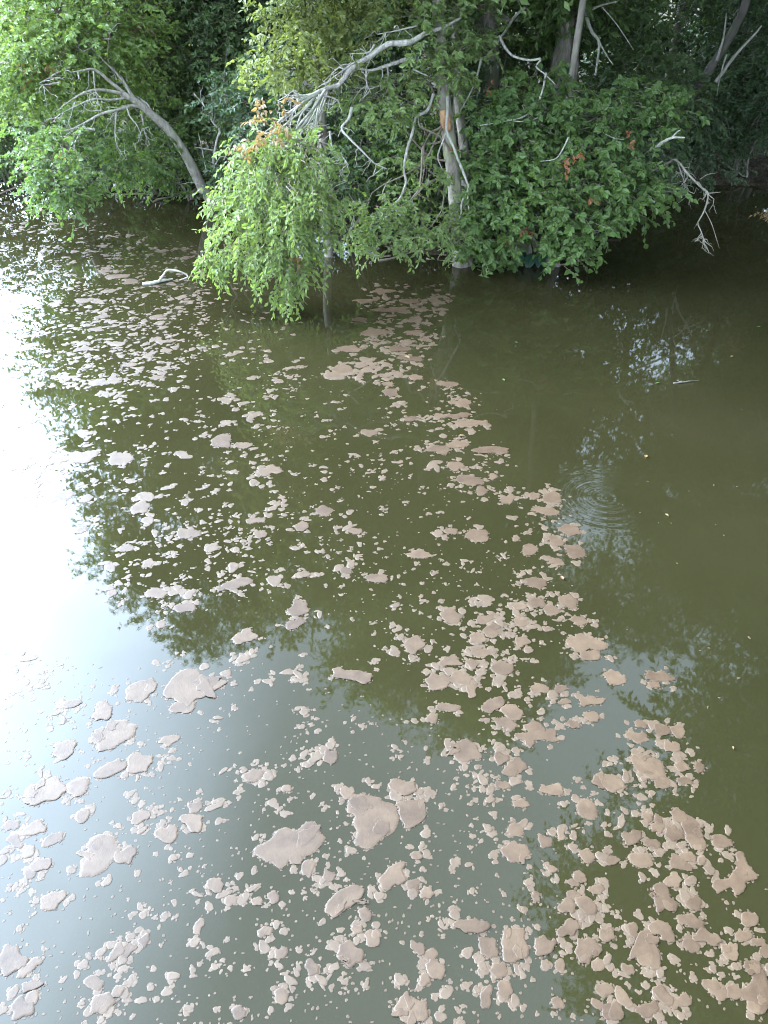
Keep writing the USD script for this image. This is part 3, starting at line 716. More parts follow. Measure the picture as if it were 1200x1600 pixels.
back_trunk('tall tree with the left of two thick mottled trunks behind the bushy tree', [(868, 150, 18.8), (876, 100, 18.9), (883, 50, 19.0), (888, 0, 19.1), (892, -60, 19.1)], .17, 15.2, 1.9, LEAF['mid'], 201, MOTTLED, (-.9, .5),
           [([(905, 20, 18.4), (915, 25, 18.0), (925, 50, 17.6), (936, 65, 17.4), (934, 90, 17.2), (930, 118, 17.0)], .04), ([(936, 65, 17.4), (950, 90, 17.2), (958, 101, 17.1)], .018), ([(940, 10, 18.0), (965, 40, 17.6), (990, 78, 17.3)], .014), ([(905, 25, 18.4), (935, 10, 18.2), (965, 2, 18.0)], .03)])
back_trunk('tall tree with the right of two thick mottled trunks behind the bushy tree', [(892, 130, 19.3), (896, 90, 19.4), (902, 40, 19.5), (908, 0, 19.5), (914, -60, 19.6)], .11, 15.8, 1.6, LEAF['cool'], 202, MOTTLED, (-1.0, .4))
back_trunk('tall dark trunk tree at the top centre behind the twin trunks', [(752, 110, 20.0), (753, 60, 20.0), (756, 20, 20.0), (757, -40, 20.0)], .14, 15.6, 3.0, LEAF['mid'], 203, BARK, (0, .3),
           [([(820, 12, 17.5), (805, 25, 17.4), (790, 48, 17.2), (778, 65, 17.0), (768, 80, 16.9), (758, 92, 16.8)], .03), ([(765, 8, 17.6), (790, -6, 17.5)], .03)])
back_trunk('tall tree with a pale straight trunk at the top left behind the leaves', [(246, 130, 23.0), (243, 60, 23.0), (240, 0, 23.0), (238, -60, 23.0)], .16, 14.6, 3.0, LEAF['olive'], 204, BARK)
back_trunk('slender dark tree with bare slanting stems at the far upper right', [(1060, 190, 20.0), (1095, 130, 20.0), (1130, 75, 20.0), (1160, 20, 20.0), (1175, -30, 20.0)], .09, 13.5, 2.8, LEAF['deep'], 205, DARKB, (.5, 0),
           [([(1118, 128, 19.8), (1150, 85, 19.7), (1178, 55, 19.6), (1190, 40, 19.6)], .04), ([(1120, 95, 19.8), (1130, 60, 19.8), (1135, 20, 19.8)], .03), ([(1135, 85, 19.7), (1125, 120, 19.6), (1120, 150, 19.6)], .02)])

# --- forest behind, seen between the front trees and mirrored in the water
KIND = {'mid': 'mid green', 'cool': 'blue green', 'deep': 'dark green', 'olive': 'olive green', 'bright': 'light green'}
spots = [  # x, y, height, spread, leaves, what sets it apart
    (-8.4, 22.3, 15.2, 1.9, 'bright', 'low light green tree at the left end of the wood, open sky beside it'),
    (-6.7, 22.6, 17.4, 2.6, 'mid', 'tall pointed tree whose mirrored tip ends in the pale water at left'),
    (-5.4, 21.4, 15.6, 2.0, 'mid', 'mid green tree behind the crook of the curved trunk'),
    (-3.9, 22.0, 14.6, 2.1, 'cool', 'blue green tree in the dark gap behind the curved trunk'),
    (-2.6, 20.8, 11.4, 2.2, 'deep', 'shaded low tree behind the drooping boughs'),
    (-.6, 20.4, 15.2, 2.3, 'mid', 'mid green tree directly behind the thin tall trunk'),
    (2.3, 19.4, 18.8, 2.8, 'mid', 'tallest tree behind the twin trunks, its mirrored tip reaching furthest down'),
    (3.5, 20.8, 19.8, 2.0, 'cool', 'tall blue green tree behind the right half of the bushy tree'),
    (9.5, 22.8, 18.0, 2.2, 'deep', 'dark tree behind the dark cove at right'),
    (11.2, 23.4, 17.0, 3.0, 'deep', 'dark tree at the back of the cove by the right edge'),
    (-7.4, 27.0, 13.0, 2.8, 'olive', 'olive tree deep in the wood at left'),
    (-3.4, 26.0, 14.6, 3.0, 'deep', 'dark tree deep in the wood left of the middle'),
    (0.6, 25.5, 15.6, 3.0, 'cool', 'blue green tree deep in the wood in the middle'),
    (4.2, 26.4, 17.0, 2.5, 'deep', 'dark tree deep in the wood right of the middle'),
    (12.4, 28.4, 17.0, 2.8, 'deep', 'dark tree deepest in the wood at right'),
    (12.5, 25.0, 17.0, 3.2, 'deep', 'dark tree outside the right edge of the wood'),
    (11.2, 20.6, 12.5, 2.8, 'deep', 'low boughed dark tree closing the cove beyond the right edge'),
]
for i, (x, y, h, s, k, lab) in enumerate(spots):
    forest_tree('forest_tree', lab, x, y, h, s, LEAF[k], 300 + i, DARKB if k == 'deep' else MOTTLED if k == 'cool' else BARK, (.10 + .002 * h), 3.0, 11, 'trees of the wood behind the shore', fill=0 if 4 < x < 12 else 10, sparse=.85 if 4 < x < 12 else 1.0)
forest_tree('forest_tree', 'thin see-through tree in the bright gap mirrored right of the middle', 6.7, 22.4, 15.5, 1.7, LEAF['mid'], 330, BARK, .09, 3.4, 9, 'trees of the wood behind the shore', dens=30, leaf=.15, fill=0)
# --- trees on the right bank: outside the frame, mirrored in the dark right side of the water
right = [(10.6, 15.2, 17.0, 3.0, (-.4, 0)), (9.8, 11.2, 19.0, 3.4, (-.6, 0)), (8.6, 7.2, 20.0, 3.6, (-.5, 0)), (8.6, 3.4, 19.5, 3.6, (-.2, 0)), (12.0, 9.0, 20.0, 3.4, (0, 0)), (11.5, 4.5, 20.0, 3.4, (0, 0))]
rlab = ['overhanging bank tree nearest the dark cove, mirrored at the right edge', 'second overhanging bank tree from the cove, mirrored at the right edge', 'overhanging bank tree whose mirrored boughs darken the lower right water', 'bank tree nearest the viewer, mirrored in the bottom right corner',
        'bank tree set back behind the mirrored overhanging ones, further off', 'bank tree set back behind the mirrored overhanging ones, nearer']
for i, (x, y, h, s, lean) in enumerate(right):
    forest_tree('bank_tree', rlab[i], x, y, h, s, LEAF['deep' if i % 2 else 'cool'], 340 + i, DARKB, .22, 2.4, 16, 'trees on the right bank', dens=90, lean=lean, sparse=1.15, fill=48)
for i, x in enumerate((-9.2, -5.6, -2.2, 1.2, 4.6, 8.0, 11.4, 14.6)):
    wh = ('farthest left', 'left', 'left of the middle', 'middle', 'right of the middle', 'right', 'farther right', 'farthest right')[i]
    shrub(f'dark thicket closing the back of the wood, {wh} of the row', x, 29.5 + (i % 3) * 1.1, 4.6, 2.0, LEAF['deep'], 380 + i, 18, .2, 60, 'thickets at the back of the wood', name='thicket', cat='thicket')
for i, (x, y) in enumerate(((7.0, 26.2), (9.2, 26.8), (10.9, 27.6))):
    shrub(f"dark thicket in the upper right gap, {('left', 'middle', 'right')[i]} of three", x, y, 4.7, 1.9, LEAF['deep'], 390 + i, 18, .18, 65, 'thickets at the back of the wood', name='thicket', cat='thicket')
r = np.random.default_rng(350)
t = Thing('bank_tree', 'leaning bank tree whose leafy end is mirrored as a dark tuft at lower right', 'tree', (7.9, 9.0, ground_z(7.9, 9.0) - .1), 'trees on the right bank')
st = curve(np.array([[7.9, 9.0, 0], [7.2, 8.9, 4.0], [6.2, 8.6, 8.0], [4.9, 8.2, 11.0]]), 20)
t.part('trunk', tube(st, [.2, .15, .10, .05], 9, .05, r), DARKB, smooth=True)
cr = Crown()
for q, rad in [((3.5, 8.1, 8.2), .75), ((4.0, 8.3, 9.2), .8), ((3.3, 8.2, 9.4), .55), ((4.6, 8.3, 8.6), .8), ((4.3, 8.1, 10.2), .9), ((5.2, 8.5, 9.6), 1.0), ((5.4, 8.4, 7.8), .9), ((4.9, 8.2, 11.2), 1.0), ((5.9, 8.6, 11.2), 1.1), ((4.2, 8.0, 11.8), .7), ((5.5, 8.2, 12.6), 1.0), ((6.2, 8.6, 9.0), 1.1)]:
    cr.add(clump(q, rad, r, 170, 10, .45, .14, .5, .35, False))
    limb_to(t, st[r.integers(10, 19)], q, .035, r, DARKB)
cr.build(t, LEAF['cool'])
c2 = Crown()
q = at(1192, 330, 14.0)
limb_to(t, st[8], q + [.25, .1, .2], .03, r, DARKB, sag=.3)
for d in ((0, 0, 0), (.07, 0, .02), (.12, 0, -.03), (.2, .05, .02)):
    c2.add(clump(q + d, .06, r, 900, 6, .12, .07, .5, .5, True))
c2.build(t, LEAF['rust'], 'autumn_leaves', False, 'small bunch of orange leaves at the end of a twig')

# --- shrubs and understorey along the shore
sh = [  # label, px, py of its foot, y, height, half width, leaves, n, leaf size
    ('low brush continuing along the shore past the left edge', -75, 285, 20.8, 3.1, 1.1, 'mid', 14),
    ('low brush further along the shore past the left edge', -190, 285, 21.4, 2.9, 1.3, 'mid', 14),
    ('grey green tangle of brush at the left edge of the shore', 10, 270, 20.8, 2.9, 1.0, 'cool', 13),
    ('round green shrub at the waterline below the hanging bare twigs', 180, 285, 20.6, 1.3, .8, 'deep', 9),
    ('green shrub spilling to the water left of the curved trunk', 250, 285, 19.9, 1.7, .9, 'mid', 10),
    ('shrub in the gap just right of the curved trunk', 300, 300, 19.4, 1.1, .6, 'mid', 8),
    ('tall cool green shrub up the slope behind the curved trunk', 285, 200, 21.2, 3.8, 1.3, 'cool', 14),
    ('dull olive bush high at left between the canopy and the gap', 225, 120, 21.6, 4.6, 1.1, 'olive', 13),
    ('shaded blue green bush left of the pale dead bough', 370, 200, 20.0, 3.9, 1.1, 'cool', 13),
    ('small bright tuft of leaves in the dark gap left of the dead bough', 378, 140, 18.8, 3.0, .35, 'bright', 5),
    ('shaded bush behind the drooping boughs', 450, 330, 17.4, 3.0, 1.2, 'deep', 13),
    ('green bush at the water right of the thin trunk', 560, 350, 16.4, 2.1, .8, 'cool', 11),
    ('green bush at the water left of the twin trunks', 650, 360, 16.3, 2.5, .8, 'mid', 12),
    ('dark bush behind the twin trunks', 690, 300, 17.6, 3.6, 1.0, 'deep', 12),
    ('dark bush filling the space under the bushy tree', 810, 370, 16.0, 1.7, 1.0, 'deep', 11),
    ('dark shrub under the bushy tree at its right', 920, 300, 17.6, 2.4, 1.1, 'deep', 11),
    ('cool green tree top rising behind the bushy tree at right', 985, 200, 19.4, 3.3, 1.3, 'cool', 16),
    ('dark bush at the back of the cove below the slanting stems', 1060, 260, 20.6, 2.8, 1.3, 'deep', 12),
    ('dark bush at the back of the cove at the right edge', 1165, 260, 21.0, 2.8, 1.4, 'deep', 12),
    ('dark tall bush behind the slanting bare stems', 1120, 150, 22.2, 4.6, 1.5, 'deep', 14),
    ('olive bush at the top between the canopy and the dead bough', 320, 60, 24.5, 4.6, 1.4, 'olive', 12),
    ('dark bush at the top in the middle of the wood', 580, 150, 19.0, 4.4, 1.4, 'deep', 14),
    ('dark bush at the top behind the dark trunk', 800, 120, 20.6, 4.6, 1.5, 'cool', 14),
    ('dark thicket closing the cove just beyond the right edge', 1290, 290, 20.2, 5.2, 1.6, 'deep', 15),
    ('dark bush at the top far right corner', 1180, 60, 24.0, 5.0, 1.6, 'deep', 13),
    ('leafy bush in the upper left behind the light green canopy', 120, 200, 21.8, 4.2, 1.4, 'mid', 14),
    ('dark bush between canopy and gap at the top left', 330, 150, 22.5, 3.6, 1.4, 'deep', 12),
]
for i, (lab, px, py, y, h, w, k, n) in enumerate(sh):
    p = at(px, py, y)
    shrub(lab, p[0], y, h, w, LEAF[k], 400 + i, n, .115, 85)

# --- stump and the broad-leaved plant under the bushy tree
r = np.random.default_rng(500)
b = on_water(818, 412) + [0, .45, -.2]
T = Thing('tree_stump', 'brown broken stump in the shade under the bushy tree', 'stump', b)
T.part('stem', tube(curve(b + np.array([[0, 0, 0], [.01, 0, .3], [0, 0, .55], [-.03, .0, .85]]), 12), [.24, .19, .17, .15], 11, .07, r), BARK, smooth=True)
T.part('broken_top', trimesh.util.concatenate([trimesh.creation.cone(.05, .16, sections=5).apply_translation(b + [.10 * math.cos(a) - .03, .10 * math.sin(a), .80]) for a in (0, 1.4, 2.9, 4.4)]), RAW)
b = on_water(830, 421) + [0, .25, -.03]
T = Thing('broad_leaf_plant', 'low plant of broad dark upright leaves at the foot of the bushy tree', 'plant', b)
for k, px in enumerate((808, 816, 824, 833, 842, 851, 828, 845)):
    a = r.uniform(-.6, .6)
    q = on_water(px, 421) + [0, .12 * (k % 2) + .1, 0]
    n, L, w = 9, r.uniform(.28, .38), .075
    s = np.linspace(0, 1, n)
    mid = q + np.stack([np.sin(a) * L * s * .6, -.12 * L * s ** 2 * 2, L * s * (1 - .18 * s)], 1)
    wd = w * np.sin(np.pi * np.clip(s * .94 + .04, 0, 1)) ** .8
    sd_ = np.array([math.cos(a * .7), .35 * math.sin(k * 2.1), 0])
    v = np.vstack([mid - sd_ * wd[:, None] + [0, -.012, 0], mid, mid + sd_ * wd[:, None] + [0, -.012, 0]])
    f = []
    for i in range(n - 1):
        for o in (0, n):
            f += [[o + i, o + i + 1, o + n + i + 1], [o + i, o + n + i + 1, o + n + i]]
    T.part('leaf', (v, np.array(f)), LEAF['broad'], smooth=True)

# --- things floating on the water
r = np.random.default_rng(600)
T = Thing('floating_stick', 'pale forked dead stick lying on the water below the curved trunk', 'stick', on_water(250, 441))
def wtrail(pts_):
    return np.array([on_water(px, py + h * 55) + [0, 0, h] for px, py, h in pts_])
T.part('stem', tube(curve(wtrail([(223, 444, .0), (238, 443, .02), (250, 440, .03), (262, 438, .02), (270, 436, 0)]), 14), [.03, .026, .012], 7, .08, r), DEAD, smooth=True)
T.part('fork', tube(curve(wtrail([(247, 442, .02), (256, 434, .1), (264, 427, .13), (282, 428, .11), (294, 433, .03), (280, 438, .0)]), 22), [.02, .018, .01], 6, .08, r), DEAD, smooth=True)
T = Thing('floating_twig', 'thin dark twig afloat on the clear dark water at right', 'twig', on_water(1070, 597))
T.part('stem', tube(curve(wtrail([(1052, 599, .0), (1064, 598, .015), (1078, 596, .012), (1092, 594, .0)]), 12), [.012, .009, .004], 5, .1, r), DARKB, smooth=True)
T.part('side_shoot', tube(wtrail([(1064, 598, .012), (1057, 595, .02)]), [.006, .003], 5), DARKB, smooth=True)
for px, py, L, a, lab in [(40, 300, 1.1, .3, 'grey stick stranded at the waterline at the left edge'), (215, 306, .8, -.2, 'thin stick at the waterline below the bare hanging twigs'), (270, 312, .9, .5, 'dark stick half afloat left of the curved trunk foot'), (620, 402, .8, .6, 'crooked stick poking from the water left of the twin trunks'),
                         (690, 408, .6, -.4, 'short stick against the foot of the twin trunks'), (900, 412, .9, .3, 'stick lying in the shade right of the broad leaf plant'), (955, 366, .8, .1, 'pale stick at the shaded waterline right of the bushy tree'), (585, 398, .7, -.5, 'thin drooping stick at the waterline below the middle boughs')]:
    c_ = on_water(px, py)
    d_ = np.array([math.cos(a), math.sin(a), .04]) * L
    T = Thing('driftwood', lab, 'stick', c_)
    w_ = wander(c_ - d_ / 2, c_ + d_ / 2, 9, .06, r) + [0, 0, .02]
    T.part('stem', tube(w_, [.022, .018, .006], 6, .12, r), TWIG, smooth=True)
    T.part('side_shoot', tube(wander(w_[4], w_[4] + [d_[0] * .25, -.12, .16], 5, .1, r), [.012, .004], 5), TWIG, smooth=True)
q = on_water(181, 300) + [0, .1, .05]
T = Thing('plastic_bottle', 'small white piece of litter at the left waterline', 'bottle', q)
prof = np.array([[0, 0], [.055, 0], [.06, .02], [.06, .15], [.045, .19], [.028, .215], [.028, .23], [0, .23]])
bt = trimesh.creation.revolve(prof, sections=14)
bt.apply_transform(trimesh.transformations.rotation_matrix(.35, [1, .3, 0]))
bt.apply_translation(q)
T.part('body', bt, white_plastic, smooth=40)
cp = trimesh.creation.cylinder(.03, .03, sections=12)
cp.apply_translation([0, 0, .245])
cp.apply_transform(trimesh.transformations.rotation_matrix(.35, [1, .3, 0]))
cp.apply_translation(q)
T.part('cap', cp, white_plastic)
for px, py, k, L, lab in [(632, 557, 'rust', .11, 'orange fallen leaf afloat on the foam of the upper drift line'), (788, 596, 'cool', .07, 'pale fallen leaf on clear water right of the drift line'), (1008, 716, 'rust', .07, 'yellow brown fallen leaf afloat on the dark water at right'),
                          (1030, 599, 'cool', .06, 'tiny dull leaf beside the floating twig'), (1145, 557, 'rust', .06, 'dull leaf afloat near the right edge above the twig'), (716, 682, 'rust', .08, 'light brown leaf on the foam in the middle drift'),
                          (880, 907, 'red', .06, 'tiny red petal on the foam at the drift bend'), (1039, 804, 'rust', .05, 'lone dull leaf on the open water at right'), (1144, 1167, 'rust', .03, 'lone speck of leaf on the open water at lower right'), (1188, 512, 'cool', .06, 'pale leaf speck at the right edge on dark water'), (804, 535, 'cool', .06, 'leaf speck on the water below the twin trunks')]:
    p = on_water(px, py) + [0, 0, .012]
    a = r.uniform(0, 6.28)
    v, f = leaf_mesh(p[None], np.array([[math.cos(a), math.sin(a), .03]]), np.array([[.05, .03, 1.0]]), np.array([L]), .55)
    v2 = np.vstack([v, v - [0, 0, .003]])
    single('floating_leaf', (v2, np.vstack([f, f[:, ::-1] + len(v)])), LEAF[k], lab, 'leaf')

# ------------------------------------------------------------------ foam
exec_foam = True
r = np.random.default_rng(700)
# the large rafts, where the photograph shows them: px, py, width, height in photo pixels, tilt in degrees
BIG = [
    (575, 1283, 72, 90, 75), (650, 1270, 62, 44, 10), (452, 1320, 115, 66, -18), (155, 1337, 66, 62, -40), (195, 1337, 38, 24, -25), (70, 1237, 62, 44, -25), (122, 1230, 40, 34, -20), (52, 1295, 40, 24, -35), (82, 1312, 24, 28, 40), (17, 1290, 26, 16, -20),
    (260, 1305, 42, 26, 20), (302, 1285, 28, 36, -50), (220, 1278, 30, 20, -30), (540, 1407, 68, 38, -38), (547, 1490, 50, 38, 30), (440, 1555, 30, 22, 35), (17, 1502, 44, 50, -45), (45, 1512, 36, 20, -35), (82, 1407, 44, 30, -40), (62, 1352, 34, 22, -15),
    (200, 1485, 28, 22, -45), (160, 1568, 44, 26, -45), (35, 1575, 36, 40, -60), (50, 1540, 36, 18, -5), (397, 1212, 32, 20, 0), (447, 1232, 18, 14, 0), (402, 1408, 18, 14, 0), (428, 1402, 24, 16, 40), (360, 1408, 24, 18, 30), (415, 1455, 26, 18, 0), (440, 1490, 22, 18, 0),
    (570, 1430, 24, 22, 0), (515, 1370, 20, 18, 0), (557, 1452, 22, 14, 30), (588, 1460, 18, 16, 0), (632, 1230, 45, 25, 8), (612, 1367, 32, 46, 55), (645, 1382, 22, 20, 0), (667, 1395, 24, 20, -40), (650, 1337, 22, 15, 0), (735, 1447, 58, 24, 3), (762, 1480, 30, 34, -50), (802, 1473, 46, 50, 10), (680, 1515, 34, 30, 20), (642, 1578, 58, 48, 15),
    (780, 1517, 30, 26, 0), (790, 1547, 24, 34, 10), (872, 1567, 22, 22, 30), (852, 1480, 26, 42, 50), (862, 1235, 42, 18, 10), (807, 1332, 46, 34, -10), (805, 1295, 32, 20, 0), (812, 1256, 26, 14, 0), (917, 1265, 42, 34, -15), (950, 1222, 54, 30, 10), (917, 1337, 28, 24, 10), (957, 1345, 24, 15, 0), (877, 1307, 15, 14, 0),
    (862, 1357, 20, 12, 30), (895, 1378, 22, 12, 0), (932, 1390, 16, 24, 70), (917, 1415, 36, 32, 40), (837, 1402, 14, 18, 0), (885, 1415, 22, 36, 65), (890, 1450, 24, 40, 55), (917, 1483, 38, 44, 45), (947, 1460, 26, 26, 50), (987, 1310, 36, 22, -15), (1012, 1278, 17, 16, 0), (1028, 1280, 14, 16, 0), (1020, 1318, 30, 15, 10),
    (1052, 1302, 30, 30, 20), (1085, 1310, 36, 44, 55), (1127, 1315, 32, 26, -10), (1000, 1345, 40, 28, 20), (1060, 1275, 24, 26, 30), (1096, 1345, 16, 16, 0), (1150, 1370, 56, 52, -55), (1065, 1352, 38, 18, 5), (1052, 1376, 32, 20, -20), (1035, 1400, 40, 46, 30), (1085, 1410, 20, 30, 60), (1080, 1440, 46, 24, 20), (1010, 1485, 56, 62, 50),
    (1035, 1452, 44, 26, 35), (1105, 1467, 45, 22, 10), (1080, 1477, 32, 26, 35), (1135, 1483, 20, 17, 0), (1170, 1437, 30, 28, 10), (1162, 1465, 30, 16, -15), (1185, 1473, 22, 15, 0), (1187, 1540, 36, 80, 80), (1125, 1552, 34, 20, 5), (1147, 1550, 26, 30, 60), (1035, 1555, 34, 28, 30), (1010, 1576, 40, 20, -10), (1062, 1566, 40, 20, -10), (945, 1545, 20, 36, 80), (950, 1580, 24, 26, 50), (980, 1515, 24, 20, 0), (1175, 1510, 30, 22, -20),
    (295, 1073, 96, 46, -22), (220, 1077, 44, 36, 10), (287, 1106, 44, 20, -20), (162, 1112, 30, 32, -30), (175, 1148, 66, 44, -25), (102, 1172, 42, 28, -20), (215, 1192, 42, 34, 0), (172, 1203, 54, 26, -30), (265, 1156, 36, 16, -20), (517, 1182, 26, 22, 20), (547, 1055, 66, 18, 10), (382, 996, 42, 18, -10), (370, 912, 48, 20, -5), (345, 920, 14, 8, 0), (245, 927, 40, 16, 15), (232, 880, 22, 14, -10), (252, 975, 16, 14, -30),
    (287, 950, 36, 16, 0), (467, 952, 30, 26, -20), (462, 975, 34, 14, -25), (197, 857, 24, 11, -15), (175, 927, 18, 12, -20), (477, 898, 20, 9, 0), (540, 892, 22, 12, 0), (588, 904, 34, 15, 0),
    (655, 867, 44, 13, 4), (837, 910, 40, 18, 0), (705, 963, 40, 20, 22), (757, 968, 20, 24, 60), (772, 980, 20, 12, -30), (647, 1007, 32, 28, 20), (837, 942, 30, 17, 0), (862, 953, 28, 18, 0), (887, 940, 30, 26, -20), (905, 970, 30, 16, 0), (812, 948, 24, 12, 0), (815, 972, 26, 18, 10), (918, 1005, 60, 24, 5), (922, 1025, 36, 18, 0), (747, 998, 26, 22, 30), (752, 1020, 30, 18, 0), (785, 1045, 36, 26, 20), (815, 1002, 24, 18, 0),
    (705, 1035, 37, 13, 3), (738, 1037, 16, 17, 0), (720, 1062, 42, 20, 10), (682, 1066, 40, 28, -10), (842, 1075, 30, 16, -5), (875, 1077, 24, 14, 5), (882, 1097, 24, 10, 0), (960, 1060, 36, 24, 30), (1030, 1057, 40, 22, 10), (1022, 1070, 20, 12, 0), (772, 1100, 26, 34, 60), (800, 1112, 36, 26, 20), (790, 1130, 40, 20, 20), (702, 1106, 40, 15, 0), (675, 1122, 20, 18, 20), (835, 1150, 74, 15, -4), (925, 1095, 44, 15, -8),
    (727, 1174, 56, 36, 20), (782, 1185, 24, 22, 0), (798, 1205, 24, 22, 30), (785, 1227, 26, 14, 0), (995, 1152, 40, 17, 15), (1035, 1140, 28, 20, 10), (1060, 1142, 22, 22, 20), (1050, 1168, 26, 18, 0), (1012, 1196, 58, 36, 20), (1035, 1222, 30, 24, 20), (1065, 1198, 22, 18, 0), (1092, 1200, 17, 18, 0), (1070, 1220, 28, 13, 8), (1002, 1132, 22, 12, 20), (895, 1132, 22, 12, 10), (925, 1120, 26, 18, 0),
    (130, 714, 48, 18, -4), (188, 717, 40, 20, -15), (100, 775, 30, 17, -5), (135, 780, 20, 13, 0), (217, 793, 28, 22, 0), (295, 832, 42, 14, 12), (128, 828, 20, 11, -10), (380, 696, 30, 11, 0), (345, 687, 30, 20, 0), (420, 735, 38, 14, -4), (398, 813, 30, 9, -3), (472, 823, 22, 18, -10), (407, 835, 24, 13, 0), (507, 798, 30, 17, 0), (555, 830, 24, 11, 10), (577, 676, 28, 11, 3),
    (610, 613, 26, 13, 0), (535, 577, 40, 14, 0), (640, 560, 40, 8, 0), (545, 545, 40, 9, 8), (765, 703, 60, 12, -4), (735, 661, 56, 9, -4), (685, 703, 46, 10, 6), (715, 695, 40, 12, 0), (712, 728, 28, 16, 0), (732, 750, 44, 17, 22), (752, 768, 18, 16, 0), (770, 745, 13, 12, 0), (792, 780, 24, 17, 0), (835, 775, 18, 12, 0), (865, 778, 28, 20, 20), (850, 798, 40, 14, 10), (890, 828, 36, 16, 5), (868, 845, 24, 18, 0), (897, 862, 36, 20, 10), (870, 878, 26, 12, 0),
    (745, 838, 38, 22, 10), (705, 830, 26, 10, 0), (828, 860, 28, 18, 20), (806, 842, 14, 8, 0), (625, 545, 34, 9, 0), (590, 520, 50, 8, 0), (610, 485, 50, 7, 0), (650, 590, 26, 8, 5), (700, 600, 40, 8, 5), (720, 630, 36, 9, 0), (715, 650, 40, 8, -5), (640, 655, 22, 8, 0), (690, 650, 24, 7, 0), (605, 600, 18, 7, 0), (570, 470, 40, 6, 0), (640, 470, 36, 6, 0), (600, 455, 44, 6, 0), (560, 500, 24, 6, 0), (645, 520, 30, 7, 0), (520, 585, 22, 8, 0), (350, 695, 26, 10, 0),
    (205, 440, 26, 8, 0), (185, 432, 34, 7, 0), (170, 455, 22, 6, 0), (130, 470, 28, 7, 0), (160, 495, 24, 6, 0), (245, 495, 24, 6, 0), (130, 545, 26, 8, 0), (55, 475, 22, 7, 0), (150, 515, 30, 6, 0), (260, 548, 22, 7, 0), (205, 570, 20, 8, 0), (245, 590, 22, 8, 0), (150, 600, 24, 8, -10), (100, 590, 22, 7, 0),
]


def blob(w, h, tilt, r, lobes=None, rag=1.0):
    """The outline of one raft: a few lobes melted together, in metres about the origin."""
    m = max(w, h)
    parts = []
    n = 28
    th = np.arange(n) / n * 2 * np.pi
    def lobe(cx, cy, a, b, rot_):
        k = np.arange(2, 7)
        amp, ph = r.normal(size=5) * .13 * rag / k ** .55, r.uniform(0, 6.28, 5)
        rr = 1 + (amp[:, None] * np.cos(k[:, None] * th + ph[:, None])).sum(0)
        x, y = a * rr * np.cos(th), b * rr * np.sin(th)
        c, s = math.cos(rot_), math.sin(rot_)
        return Polygon(np.stack([cx + c * x - s * y, cy + s * x + c * y], 1)).buffer(0)
    parts.append(lobe(0, 0, w * .45, h * .45, 0))
    for _ in range(r.integers(1, 5) if lobes is None else lobes):
        a = r.uniform(0, 6.28)
        q = r.uniform(.16, .3)
        parts.append(lobe(math.cos(a) * w * .36, math.sin(a) * h * .36, m * q * .8, min(m * q, h * .5) * .8, r.uniform(0, 3.1)))
    g = unary_union(parts)
    e = min(w, h) * .10
    g = g.buffer(e).buffer(-1.7 * e).buffer(.7 * e)
    if g.is_empty:
        g = unary_union(parts)
    if g.geom_type != 'Polygon':
        g = max(g.geoms, key=lambda s_: s_.area)
    g = shapely.affinity.rotate(Polygon(g.exterior), tilt, origin=(0, 0))
    return g


def ring_of(g, step):
    n = int(np.clip(g.exterior.length / step, 14, 90))
    p = np.array([g.exterior.interpolate(i / n, normalized=True).coords[0] for i in range(n)])
    if Polygon(p).exterior.is_ccw is False:
        p = p[::-1]
    return p


def slab(p, thick, z0, inset):
    """A soft-edged thin plate with outline p."""
    t = np.roll(p, -1, 0) - np.roll(p, 1, 0)
    t /= np.maximum(np.linalg.norm(t, axis=1, keepdims=True), 1e-9)
    nin = np.stack([-t[:, 1], t[:, 0]], 1)
    n = len(p)
    lift = 1 + .18 * (meshkit.noise(np.c_[p * 40, np.zeros(n)] + 50, 2) - .5)
    rows = [(-.55 * inset, -.004 * np.ones(n)), (-.5 * inset, thick * .18 * np.ones(n)), (.25 * inset, thick * .5 * np.ones(n)), (1.1 * inset, thick * .95 * lift), (2.2 * inset, thick * np.ones(n))]
    u = np.repeat([0.0, 0.05, .45, .95, 1.3], n)
    v = np.vstack([np.c_[p + nin * o, z0 + z] for o, z in rows])
    k = np.arange(n)
    k2 = (k + 1) % n
    f = []
    for i in range(len(rows) - 1):
        a, b = i * n, (i + 1) * n
        f += [np.stack([a + k, a + k2, b + k2], 1), np.stack([a + k, b + k2, b + k], 1)]
    o = (len(rows) - 1) * n
    inner = v[o:, :2]
    if not Polygon(inner).is_valid and inset > .0012:
        return slab(p, thick, z0, inset * .5)
    tri = manifold3d.triangulate([inner.astype(np.float64)])
    f.append(np.asarray(tri) + o)
    return v, np.vstack(f), np.c_[u, 0 * u]


def place(px, py, w, h):
    """Centre on the water, width and depth in metres of a raft seen at px, py with a size in photo pixels."""
    c = on_water(px, py)
    wx = abs(on_water(px + w / 2, py)[0] - on_water(px - w / 2, py)[0])
    hy = abs(on_water(px, py + h / 2)[1] - on_water(px, py - h / 2)[1])
    return c, wx, hy


items = []       # (area in the picture, centre px, kind, data)
for px, py, w, h, tilt in BIG:
    c, wx, hy = place(px, py, w, h)
    items.append((w * h, px, py, c, wx, hy, -tilt))

